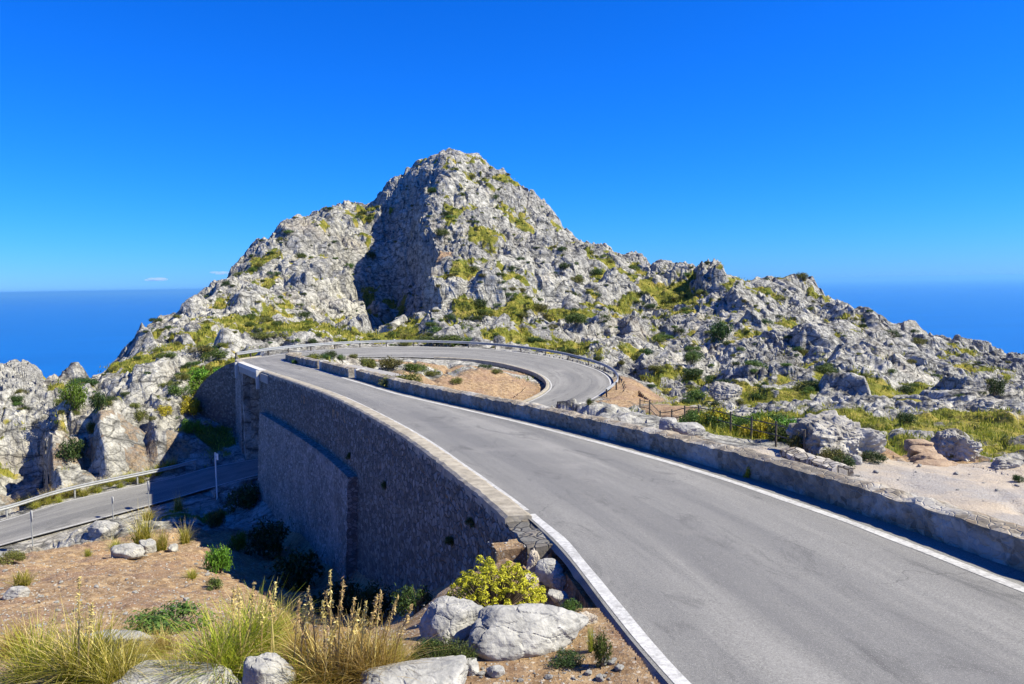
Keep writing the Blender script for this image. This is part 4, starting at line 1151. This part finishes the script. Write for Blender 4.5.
def ribbons(n, seed, L=(.6, 1.1), w=.006, lean=(.15, .9), droop=1.2, base=.16, seg=5, up=.0):
    rg = np.random.default_rng(seed)
    a = rg.uniform(0, 6.283, n); ln = rg.uniform(*L, n); le = rg.uniform(*lean, n); br_ = base * np.sqrt(rg.uniform(0, 1, n)); ba = rg.uniform(0, 6.283, n)
    pos = np.stack([br_ * np.cos(ba), br_ * np.sin(ba), np.zeros(n)], 1); ang = le.copy()
    sd = np.stack([-np.sin(a + rg.normal(0, .5, n)), np.cos(a), np.zeros(n)], 1)
    vs = []
    for k in range(seg + 1):
        ww = (w * (1 - k / seg) ** .7 + .0006)
        vs.append(np.stack([pos - sd * ww, pos + sd * ww], 1))
        st_ = ln / seg
        pos = pos + np.stack([np.cos(a) * np.sin(ang), np.sin(a) * np.sin(ang), np.cos(ang)], 1) * st_[:, None]
        ang = ang + droop * rg.uniform(.5, 1.3, n) / seg * (.3 + le)
    v_ = np.stack(vs, 1)                                   # n, seg+1, 2, 3
    base_i = (np.arange(n) * (seg + 1) * 2)[:, None, None]
    kk = (np.arange(seg) * 2)[None, :, None]
    f = (base_i + kk + np.array([0, 1, 3, 2])[None, None]).reshape(-1, 4)
    return v_.reshape(-1, 3), f
def merge(*parts):
    vs, fs, b = [], [], 0
    for v_, f in parts: vs.append(v_); fs.append(f + b); b += len(v_)
    return np.concatenate(vs), np.concatenate(fs)

# data shared by the small plants
BUSH = {}
def bush_mesh(mat, k):
    key = (mat, k)
    if key not in BUSH:
        v_, f = bush_foliage(2600, 15, .040, 500 + k * 7, .66, flat=.72 + .08 * (k % 3))
        BUSH[key] = mesh_data('shrub_foliage', v_, f, M[mat])
    return BUSH[key]
STEM = stems_mb(3).build('stem', M['bark']); STEMD = STEM.data; bpy.data.objects.remove(STEM)
def shrub(px, py, w, h, mat, label, name='shrub', cat='shrub', group=None, k=None, parts=True, c=None, sinkz=.05):
    """w,h = size in pixels; px,py = foot"""
    if c is None: c, _ = hit2(px, py)
    d = c[1]; rw = w * d / F / 2 / .92; rh = h * d / F / 1.02
    k = random.randrange(4) if k is None else k
    rz = random.uniform(0, 6.28)
    loc = (c[0], c[1] + rw * .25, c[2] - rh * sinkz)
    if parts:
        e = empty(name, loc, rz); e.scale = (rw, rw, rh)
        for nm, dt in (('foliage', bush_mesh(mat, k)), ('stem', STEMD)):
            o = bpy.data.objects.new(nm, dt); col.objects.link(o); o.parent = e
    else:
        e = bpy.data.objects.new(name, bush_mesh(mat, k)); col.objects.link(e); e.location = loc; e.rotation_euler = (0, 0, rz); e.scale = (rw, rw, rh)
    return tag(e, label, cat, group)
# shrubs one can single out
SH = [
 (69,410,32,34,'leaf_bright','bright green tree-like bush on the cliff above the lower road'),
 (95,412,22,26,'leaf_dark','dark bush just right of the bright bush on the cliff'),
 (70,462,34,30,'leaf_dark','dark green bush clinging to the cliff face below the bright bush'),
 (88,436,14,14,'leaf_green','small green bush in the cliff between two larger bushes'),
 (205,392,44,26,'leaf_bright','broad bright green bush on the bank left of the far wall'),
 (222,376,30,20,'leaf_bright','bright green bush right against the wing of the far wall'),
 (215,386,34,20,'leaf_green','green bush in the middle of the bank bushes left of the far wall'),
 (192,380,36,20,'leaf_bright','light green bush at the top of the bank left of the far wall'),
 (178,393,26,16,'leaf_green','green bush at the low left end of the bright bank bush'),
 (190,414,28,24,'leaf_yellow','yellow bush on the bank below the bright green bush'),
 (160,412,20,14,'leaf_yellow','pale yellow bush beside dry grass on the bank'),
 (190,430,22,20,'leaf_bright','bright green bush at the shadow edge near the far wall'),
 (137,420,20,16,'leaf_olive','olive bush at the top of the cliff right of the dark bush'),
 (12,561,28,16,'leaf_olive','olive bush at the edge of the lower road, far left'),
 (165,630,86,30,'leaf_green','wide green bush in front of the brown slope'),
 (219,570,28,44,'leaf_bright','sunlit bright green shrub on the border of the wall shadow'),
 (236,548,20,30,'leaf_bright','upright bright green shrub half inside the wall shadow'),
 (214,524,20,28,'leaf_olive','olive shrub at the shadow edge close to the white sign post'),
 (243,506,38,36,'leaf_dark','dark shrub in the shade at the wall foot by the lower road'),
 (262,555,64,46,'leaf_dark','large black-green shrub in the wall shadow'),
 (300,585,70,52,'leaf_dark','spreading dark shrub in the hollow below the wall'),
 (372,622,60,46,'leaf_dark','black-green shrub in the shaded hollow right behind the golden tufts'),  # dark foliage added to stand in for the black shade of the hollow
 (412,612,50,36,'leaf_dark','dark shrub at the shaded foot of the near wall beside the boulders'),  # added likewise, its dark leaves fill the shade below the wall
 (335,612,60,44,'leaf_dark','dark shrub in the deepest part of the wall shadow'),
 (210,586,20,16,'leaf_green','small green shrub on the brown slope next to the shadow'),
 (388,366,34,15,'leaf_olive','tall olive bush at the back of the bush cluster inside the hairpin'),
 (412,368,26,14,'leaf_green','green bush at the right of the bush cluster inside the hairpin'),
 (400,384,46,22,'leaf_olive','large olive bush inside the hairpin'),
 (382,378,30,12,'leaf_grey','grey-green cushion bush inside the hairpin'),
 (340,357,10,8,'leaf_green','small green bush at the tip of the farthest parapet'),
 (296,362,8,7,'leaf_bright','tiny bright shrub sprouting at the end of the parapet'),
 (752,478,15,22,'leaf_yellow','yellow-green shrub growing out of the parapet foot'),
 (800,452,24,26,'leaf_olive','olive bush beside the last fence post'),
 (828,462,30,24,'leaf_olive','bushy olive shrub in front of the craggy outcrop'),
 (845,465,26,20,'leaf_dark','dark shrub in front of the craggy outcrop, next to an olive one'),
 (876,460,26,16,'leaf_dark','low dark green bush at the edge of the gravel lot'),
 (955,458,22,11,'leaf_olive','olive shrub in the undercut of the layered boulder'),
 (919,452,18,13,'leaf_dark','dark bush beside the rock steps'),
 (910,420,22,15,'leaf_dark','round dark shrub on the slope above the rock steps'),
 (870,430,18,12,'leaf_olive','round shrub on top of the craggy outcrop'),
 (1018,480,12,12,'leaf_dark','dark shrub on the gravel lot at the frame edge'),
 (718,338,30,26,'leaf_dark','largest dark bush at the foot of the right-hand crag'),
 (575,322,26,17,'leaf_green','green bush on the lower slope right of the hairpin'),
 (693,362,18,16,'leaf_green','green bush in a gully of the right-hand slope'),
 (1000,394,24,24,'leaf_dark','dark bush at the foot of the rocky slope, far right'),
 (893,334,22,10,'leaf_dark','dark bush on the skyline of the right-hand ridge'),
 (572,612,26,20,'leaf_green','small green plant in the dirt right of the big boulder'),
 (600,664,22,44,'leaf_green','upright green plant beside the dirt at the road edge'),
 (565,664,44,14,'leaf_dark','low dark plant at the foot of the big boulder'),
 (440,342,60,11,'leaf_green','long low green bush behind the far side of the hairpin'),
 (465,341,40,10,'leaf_green','low green bush beside the long one behind the hairpin'),
 (270,336,44,9,'leaf_olive','low olive bush on the slope behind the hairpin corner'),
 (160,355,24,9,'leaf_green','low green bush on the pale rock slope at the left'),
 (195,352,32,10,'leaf_olive','flat olive cushion on the pale rocks left of the hairpin'),
 (155,318,14,6,'leaf_dark','dark bush on the skyline above the sea at the left'),
 (590,404,10,9,'leaf_green','green shrub among the guardrail posts'),
 (500,372,14,7,'leaf_olive','olive shrub on the rocks inside the hairpin'),
 (455,381,16,9,'leaf_olive','small olive shrub inside the hairpin beside grey stones'),
 (430,372,16,8,'leaf_olive','olive shrub near the middle of the hairpin island'),
]
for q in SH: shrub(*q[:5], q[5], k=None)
# weeds in the joints of the tall wall
for (px_, frac, w_, lab) in ((352, .30, .5, 'small dark weed high on the wall face above the buttress'), (388, .34, .45, 'dark weed on the wall face right of the buttress'), (455, .42, .35, 'dark weed in the middle of the near wall face'), (476, .22, .3, 'weed just under the coping near the wall end')):
    j = int(np.argmin(np.abs(proj(pw1)[0] - px_))); q = pw1[j].copy(); q[:2] += nw1[j] * .12; q[2] -= frac * drop1[j] * .8
    shrub(px_, 450, w_ * F / q[1], w_ * .9 * F / q[1], 'leaf_dark', lab, 'wall_weed', 'weed', c=q)
# green bank behind the rail fence
def gpt(px, py, d):
    q = P(px, py, d); q[2] = ground_z(q[0], q[1]); return q
for k in range(44):
    t_ = random.random(); px = 690 + 118 * t_; dd_ = (27.5 - 5.5 * t_) + random.uniform(0, 8) * (1.2 - .6 * t_)
    c = gpt(px, 450, dd_)
    shrub(px, 450, random.uniform(26, 44) * 26 / dd_, random.uniform(18, 32) * 26 / dd_, random.choice(('leaf_bright', 'leaf_green', 'leaf_bright', 'leaf_yellow')),
          'leafy green bush in the thicket behind the rail fence', 'thicket_bush', 'bush', 'green thicket behind the rail fence', c=c)
# scrub on the hillside: many of a kind
kinds = [('leaf_green', 'low green scrub bush between grey rocks on the hillside', 'green scrub on the hillside', 'green_scrub'),
         ('leaf_dark', 'small dark evergreen scrub bush in a rock cleft of the hillside', 'dark scrub on the hillside', 'dark_scrub'),
         ('leaf_olive', 'small olive-yellow scrub bush on the rocky hillside', 'olive scrub on the hillside', 'olive_scrub')]
cnt = 0; tries = 0
while cnt < 620 and tries < 20000:
    tries += 1
    px, py = random.uniform(0, 1023), random.uniform(160, 425)
    if zb[int(py), int(px)] < 0: continue
    c, i = hit(px, py, 1); d = c[1]
    if d < 55 or RK[i] < 1.2 or soil[i] > .4 or grav[i] > .2: continue
    if random.random() > (.30 + 1.1 * veg[i]) * (1.0 if px < 760 else .55): continue
    kd = random.choices(kinds, (3, 4, 4))[0]
    w = (random.uniform(.35, .85) + random.random() ** 5 * 1.6) * (1.15 if d > 120 else .85) * F / d * 1.5
    shrub(px, py, w, w * random.uniform(.38, .6), kd[0], kd[1], kd[3], 'scrub bush', kd[2], parts=False, c=c, sinkz=.2); cnt += 1

# ------------------------------------------------------------------ grass that nobody could count
rg = np.random.default_rng(77)
Vg = V.reshape(NA, NR, 3)
vis = zb[zb >= 0]
wv = np.clip(veg[vis] * 1.3 - .15, 0, 1) * np.where(RRf[vis] > 25, 1, 0)
sel = vis[rg.uniform(0, 1, len(vis)) < wv * np.where(RRf[vis] < 60, .10, .16)]
gp = V[sel]; gd = gp[:, 1]
# a few blades per tuft, larger when farther so that they keep the look of tufts
reps = 9
n = len(sel) * reps
cen = np.repeat(gp, reps, 0) + rg.normal(size=(n, 3)) * np.array([.30, .30, .02]) * np.clip(np.repeat(gd, reps) / 70, .6, 1.8)[:, None]
hh = rg.uniform(.10, .42, n) * np.clip(np.repeat(gd, reps) / 90, .55, 1.35)
dirs = rg.normal(size=(n, 3)) * np.array([.45, .45, 0]) + np.array([0, 0, 1]); dirs /= np.linalg.norm(dirs, axis=1)[:, None]
sdv = rg.normal(size=(n, 3)); sdv[:, 2] *= .2; sdv /= np.linalg.norm(sdv, axis=1)[:, None]
wdt = (hh * rg.uniform(.10, .22, n))[:, None]
g0 = cen - np.array([0, 0, .06]); tip = cen + dirs * hh[:, None]
gv = np.stack([g0 - sdv * wdt, g0 + sdv * wdt, tip], 1).reshape(-1, 3)
go = mobj('grass', gv, np.arange(n * 3).reshape(-1, 3), M['grass'])
tag(go, 'patches of yellow-green dry grass between the rocks', 'grass', kind='stuff')
print('grass blades', n, 'scrub', cnt)

# ------------------------------------------------------------------ grass tufts one can count
TUFT = []
for k in range(3):
    v1 = ribbons(900, 600 + k, (.30, .98), .0042, (.05, 1.15), 1.5, .20)
    TUFT.append(mesh_data('tuft_blades', *v1, M['blade']))
SMALLT = [mesh_data('tuft_blades', *ribbons(220, 620 + k, (.3, .7), .012, (.1, 1.1), .9, .2, 3), M['blade']) for k in range(2)]
STRAWT = []
for k in range(2):
    STRAWT.append(mesh_data('dry_blades', *ribbons(110, 640 + k, (.5, 1.05), .004, (.1, .9), 1.2, .17), M['straw']))
GOLDT = [mesh_data('tuft_blades', *ribbons(800, 660 + k, (.4, .98), .0042, (.05, 1.15), 1.5, .2), M['blade_gold']) for k in range(2)]
def tuft(px, py, w, h, label, k=0, small=False, group='tufts of reed grass on the near slope', c=None):
    if c is None: c, _ = hit2(px, py)
    d = c[1]; sw = w * d / F / (1.0 if not small else 1.1); sh = h * d / F / (.74 if not small else .5)
    e = empty('grass_tuft', (c[0], c[1] + sw * .2, c[2] - .03), random.uniform(0, 6)); e.scale = (sw, sw, sh)
    for nm, dt in (('blades', SMALLT[k % 2] if small else (GOLDT[k % 2] if 'golden' in label or 'dry' in label else TUFT[k % 3])), ('dry_blades', STRAWT[k % 2])):
        o = bpy.data.objects.new(nm, dt); col.objects.link(o); o.parent = e
    return tag(e, label, 'grass tuft', group)
tuft(75, 684, 110, 66, 'big yellow-green reed grass tuft in the bottom corner', 0)
tuft(28, 692, 90, 62, 'grass tuft cut by the left frame edge, beside the big corner tuft', 1)
tuft(110, 700, 80, 58, 'reed grass tuft in front of the narrow stone ledge', 2)
tuft(215, 682, 110, 66, 'broad arching reed grass tuft left of the blocky boulder', 1)
tuft(178, 690, 70, 44, 'lower greyish grass tuft left of the broad arching one', 2)
tuft(248, 655, 90, 62, 'tallest green reed tuft behind the blocky boulder', 0)
tuft(330, 695, 110, 60, 'dry golden reed tuft right of the blocky boulder', 2)
tuft(372, 690, 90, 62, 'golden reed tuft touching the flat bottom boulder', 1)
tuft(290, 700, 80, 40, 'short reed tuft at the foot of the blocky boulder', 0)
tuft(140, 542, 40, 24, 'round grass tuft behind the pair of rocks on the brown slope', 0, True)
tuft(158, 548, 26, 18, 'grass tuft right of the round one behind the rocks', 1, True)
tuft(112, 548, 20, 10, 'low grass tuft left of the pair of rocks', 0, True)
tuft(184, 541, 22, 15, 'lone grass tuft on the bare brown slope', 1, True)
tuft(180, 508, 18, 14, 'grass tuft at the corner where shade meets the lower road', 0, True)
tuft(146, 517, 24, 9, 'flat grass tuft beside the lower road edge', 1, True)
tuft(18, 583, 36, 14, 'grass tuft above the small rock by the lower road corner', 0, True)
tuft(188, 576, 22, 8, 'flat green grass tuft on the slope near the shadow', 1, True)
tuft(85, 553, 14, 8, 'small dry grass tuft left of the longer rock', 0, True)
tuft(525, 645, 26, 22, 'small grass tuft on top of the big boulder foot', 1, True)
tuft(590, 650, 16, 26, 'narrow grass tuft by the green plant at the road edge', 0, True)
for q in ((8, 655, 50, 34, 'dry golden tuft at the left frame edge above the bottom corner', 0), (132, 668, 46, 34, 'dry golden tuft between the corner tuft and the broad one', 1), (160, 652, 40, 26, 'small dry golden tuft beside the wide green bush', 0),
          (300, 668, 60, 48, 'dry golden tuft with drooping blades behind the blocky boulder', 1), (352, 668, 64, 50, 'dry golden tuft in front of the shaded hollow', 0), (395, 672, 50, 36, 'dry golden tuft close to the heath bush', 1), (276, 640, 50, 40, 'dry golden tuft on the rim of the shaded hollow', 0)):
    tuft(*q[:5], q[5])
for k in range(26):                       # verge of the lower road
    t_ = k / 25; px = 22 + 150 * t_; py = 508 - 38 * t_ + random.uniform(-5, 3)
    tuft(px, py, random.uniform(12, 20), random.uniform(6, 11), 'yellow grass tuft on the verge behind the lower guardrail', k, True, 'grass on the verge behind the lower guardrail')

# gravel and litter on the bare ground near the camera
gi = np.where((soil > .5) & (RRf < 40) & (RRf > 5) & (X < 3.2) & (dU > .25))[0]
wgt = 1.0 / np.clip(RRf[gi], 6, 40) ** .3; gi = rg.choice(gi, 9000, p=wgt / wgt.sum())
gs = rg.uniform(.006, .022, 9000) * np.clip(RRf[gi] / 12, .8, 2.2)
oc = np.array([[1, 0, 0], [0, 1, 0], [-1, 0, 0], [0, -1, 0], [0, 0, .7], [0, 0, -.7]], float)
of = np.array([[0, 1, 4], [1, 2, 4], [2, 3, 4], [3, 0, 4], [1, 0, 5], [2, 1, 5], [3, 2, 5], [0, 3, 5]])
gvv = (V[gi][:, None] + rg.normal(size=(9000, 1, 3)) * np.array([.05, .05, 0]) + oc[None] * gs[:, None, None] * rg.uniform(.6, 1.4, (9000, 6, 1))).reshape(-1, 3)
gr_o = mobj('gravel', gvv, (np.arange(9000)[:, None, None] * 6 + of[None]).reshape(-1, 3), M['boulder'])
tag(gr_o, 'fine gravel strewn over the bare brown ground', 'gravel', kind='stuff')
# tall seed stalks
def seed_stalk(px, py, h, lean, seed, label):
    c, _ = hit2(px, py); d = c[1]; hh = h * d / F
    rgl = random.Random(seed)
    e = empty('seed_stalk', (c[0], c[1], c[2] - .03)); tag(e, label, 'seed stalk', 'tall dry seed stalks')
    pt = lambda t_: (lean * hh * t_ ** 1.7, rgl.uniform(-.005, .005), hh * t_)
    mb = MB(); mb.tube([pt(t_) for t_ in (0, .25, .5, .75, 1)], [.010, .0095, .008, .0065, .004], 5); mb.build('stem', M['straw'], e)
    cs = []; 
    for k in range(70):
        t_ = rgl.uniform(.62, 1.0); q = np.array(pt(t_)); rr = .045 * (1.05 - t_) / .4 * rgl.random() + .004
        a = rgl.uniform(0, 6.28); cs.append(q + np.array([math.cos(a) * rr, math.sin(a) * rr, rgl.uniform(-.01, .02)]))
    rg_ = np.random.default_rng(seed); nn = rg_.normal(size=(70, 3)); nn /= np.linalg.norm(nn, axis=1)[:, None]
    v_, f = quads_from(np.array(cs), nn, np.full(70, .013), rg_, 2.0); mobj('seed_head', v_, f, M['straw'], e)
stalks = [(236,660,82,.05),(243,664,88,.0),(250,660,86,.1),(262,660,70,.06),(270,668,96,.08),(278,672,90,-.03),(296,680,92,.1),(300,684,110,.12),(318,684,100,-.05),(312,684,84,-.15),(326,684,96,.0),(332,684,126,.02),
          (338,684,116,.08),(345,684,86,.2),(352,684,98,.05),(360,682,90,.1),(366,682,96,.15),(374,682,104,.1),(382,680,92,.22),(392,676,80,.3),(340,684,104,-.12),(322,684,76,.25),(80,684,118,.05),(88,684,92,.1)]
for k, s_ in enumerate(stalks):
    seed_stalk(s_[0], s_[1], s_[2], s_[3], 700 + k, 'tall dry golden seed stalk rising from the reed grass' if k < 22 else ('tall thin stalk above the big corner tuft' if k == 22 else 'shorter stalk above the big corner tuft'))

# ------------------------------------------------------------------ foreground shrubs with their own build
def spurge(px, py, w, h, label):
    c, _ = hit2(px, py); d = c[1]; rw = w * d / F / 2; rh = h * d / F
    rg_ = np.random.default_rng(9); parts = []; mb = MB()
    e = empty('spurge_bush', (c[0], c[1] + rw * .2, c[2] - .05)); tag(e, label, 'shrub')
    for k in range(330):
        a = rg_.uniform(0, 6.28); r = math.sqrt(rg_.uniform(0, 1)); top = rh * (1.02 - .80 * r * r + .10 * math.sin(a * 3 + 1) ) * (rg_.uniform(.45, 1.06) if k % 2 else rg_.uniform(.8, 1.06))
        tip_ = np.array([math.cos(a) * r * rw, math.sin(a) * r * rw * .7, top])
        mb.tube([tip_ * np.array([.25, .25, 0]), tip_ * np.array([.6, .6, .45]), tip_], [.008, .006, .004], 4)
        m_ = 34; dd = rg_.normal(size=(m_, 3)); dd /= np.linalg.norm(dd, axis=1)[:, None]; dd[:, 2] = np.abs(dd[:, 2]) * .9 - .15
        cn = tip_ + dd * np.array([.045, .045, .05]); nn = dd + rg_.normal(size=(m_, 3)) * .4 + np.array([0, 0, .5]); nn /= np.linalg.norm(nn, axis=1)[:, None]
        parts.append(quads_from(cn, nn, np.full(m_, .012), rg_, 1.7))
    mb.build('stem', M['bark'], e); v_, f = merge(*parts); mobj('foliage', v_, f, M['leaf_yellow'], e)
spurge(496, 608, 110, 50, 'bright yellow spurge bush behind the big boulder')
def thyme(px, py, w, h, label, seed, mat='leaf_dark'):
    c, _ = hit2(px, py); d = c[1]; rw = w * d / F / 2; rh = h * d / F
    e = empty('thyme_bush', (c[0], c[1] + rw * .2, c[2] - .03)); tag(e, label, 'shrub')
    rg_ = np.random.default_rng(seed); parts = []; mb = MB()
    for k in range(210):
        a = rg_.uniform(0, 6.28); r = math.sqrt(rg_.uniform(0, 1)); top = rh * (1.0 - .5 * r * r) * rg_.uniform(.65, 1.05)
        tip_ = np.array([math.cos(a) * r * rw, math.sin(a) * r * rw * .75, top]); b_ = tip_ * np.array([.45, .45, 0])
        if k % 2 == 0: mb.tube([b_, (b_ + tip_) / 2 + np.array([0, 0, .02]), tip_], [.004, .003, .0015], 4)
        m_ = 42; t_ = rg_.uniform(.35, 1.0, m_)[:, None]; cn = b_ + (tip_ - b_) * t_ + rg_.normal(size=(m_, 3)) * .012
        nn = rg_.normal(size=(m_, 3)); nn /= np.linalg.norm(nn, axis=1)[:, None]
        parts.append(quads_from(cn, nn, np.full(m_, .0065), rg_, 2.2))
    mb.build('stem', M['bark'], e); v_, f = merge(*parts); mobj('foliage', v_, f, M[mat], e)
thyme(446, 668, 72, 36, 'dense dark green heath bush below the white-faced boulder', 21, 'leaf_green')
thyme(430, 660, 40, 26, 'smaller heath bush left of the dense one', 22, 'leaf_dark')

# ------------------------------------------------------------------ sky and sun
SUN_EL = R_(45); SUN_AZ = R_(100)         # clockwise from +Y (straight ahead)
wld = bpy.data.worlds.new('World'); scn.world = wld; wld.use_nodes = True
nt = wld.node_tree; bg = nt.nodes['Background']
sky = nt.nodes.new('ShaderNodeTexSky'); sky.sky_type = 'NISHITA'; sky.sun_disc = False
sky.sun_elevation = SUN_EL; sky.sun_rotation = SUN_AZ
sky.altitude = 650; sky.air_density = 1.0; sky.dust_density = .25; sky.ozone_density = 5.0
sep = nt.nodes.new('ShaderNodeSeparateColor'); cmb = nt.nodes.new('ShaderNodeCombineColor'); nt.links.new(sky.outputs[0], sep.inputs[0])
for ch, (pw_r, gain) in enumerate(((2.2, .36), (1.12, .56), (0.95, 1.25))):      # deep polarised blue of the photograph
    m1 = nt.nodes.new('ShaderNodeMath'); m1.operation = 'MULTIPLY'; m1.inputs[1].default_value = .1
    m2 = nt.nodes.new('ShaderNodeMath'); m2.operation = 'POWER'; m2.inputs[1].default_value = pw_r
    m3 = nt.nodes.new('ShaderNodeMath'); m3.operation = 'MULTIPLY'; m3.inputs[1].default_value = gain * 10
    nt.links.new(sep.outputs[ch], m1.inputs[0]); nt.links.new(m1.outputs[0], m2.inputs[0]); nt.links.new(m2.outputs[0], m3.inputs[0]); nt.links.new(m3.outputs[0], cmb.inputs[ch])
nt.links.new(cmb.outputs[0], bg.inputs['Color'])
bg.inputs['Strength'].default_value = .083
sl = bpy.data.lights.new('sun', 'SUN'); sl.energy = 5.0; sl.angle = R_(.53); sl.color = (1, .945, .74)
so = bpy.data.objects.new('sun', sl); col.objects.link(so)
sdir = Vector((math.sin(SUN_AZ) * math.cos(SUN_EL), math.cos(SUN_AZ) * math.cos(SUN_EL), math.sin(SUN_EL)))
so.rotation_euler = (-sdir).to_track_quat('-Z', 'Y').to_euler(); so.location = (60, -20, 80)
scn.view_settings.view_transform = 'Standard'; scn.view_settings.look = 'None'
scn.view_settings.exposure = 0.98; scn.view_settings.gamma = 1.0
scn.render.engine = 'CYCLES'
scn.cycles.max_bounces = 6; scn.cycles.diffuse_bounces = 3; scn.cycles.glossy_bounces = 2; scn.cycles.transparent_max_bounces = 6

# ------------------------------------------------------------------ air over the sea
mb = MB(); mb.box((0, 0, (-652 + 60) / 2), (460000, 460000, 712)); hz = mb.build('haze', None)
hm = bpy.data.materials.new('sea_haze'); hm.use_nodes = True; ht = hm.node_tree; ht.nodes.remove(ht.nodes['Principled BSDF'])
pv = ht.nodes.new('ShaderNodeVolumePrincipled'); pv.inputs['Color'].default_value = (.20, .57, 1.0, 1); pv.inputs['Density'].default_value = 1.7e-5; pv.inputs['Anisotropy'].default_value = .2
ht.links.new(pv.outputs[0], ht.nodes['Material Output'].inputs['Volume']); hz.data.materials.append(hm)
tag(hz, 'thin blue haze lying over the sea', 'haze', kind='stuff')
scn.cycles.volume_bounces = 0

# ------------------------------------------------------------------ small low clouds far out over the sea
def cloud(px, py, d, w, h, seed, label):
    c = P(px, py, d); rg_ = np.random.default_rng(seed); vs = []; fs = []; b = 0
    v0, f0 = ICO[4]
    for k in range(6):
        sc = np.array([w, w * .6, h]) * rg_.uniform(.28, .5) * np.array([1, 1, rg_.uniform(.7, 1.2)])
        v_ = v0 * (1 + .25 * perlin(v0 * 2 + k, seed)[:, None]) * sc + np.array([rg_.uniform(-.45, .45) * w, rg_.uniform(-.2, .2) * w, rg_.uniform(-.1, .2) * h])
        vs.append(v_); fs.append(f0 + b); b += len(v_)
    o = mobj('cloud', np.concatenate(vs), np.concatenate(fs), None); o.location = c
    m = bpy.data.materials.get('cloud_vapour')
    if m is None:
        m = bpy.data.materials.new('cloud_vapour'); m.use_nodes = True; t_ = m.node_tree; t_.nodes.remove(t_.nodes['Principled BSDF'])
        v_ = t_.nodes.new('ShaderNodeVolumePrincipled'); v_.inputs['Color'].default_value = (1, 1, 1, 1); v_.inputs['Density'].default_value = .0016
        t_.links.new(v_.outputs[0], t_.nodes['Material Output'].inputs['Volume'])
    o.data.materials.append(m); tag(o, label, 'cloud', kind='structure')
cloud(156, 279.5, 40000, 900, 190, 3, 'tiny white cloud low over the sea horizon')
cloud(221, 273, 42000, 700, 170, 5, 'tiny white cloud touching the left mountain slope')
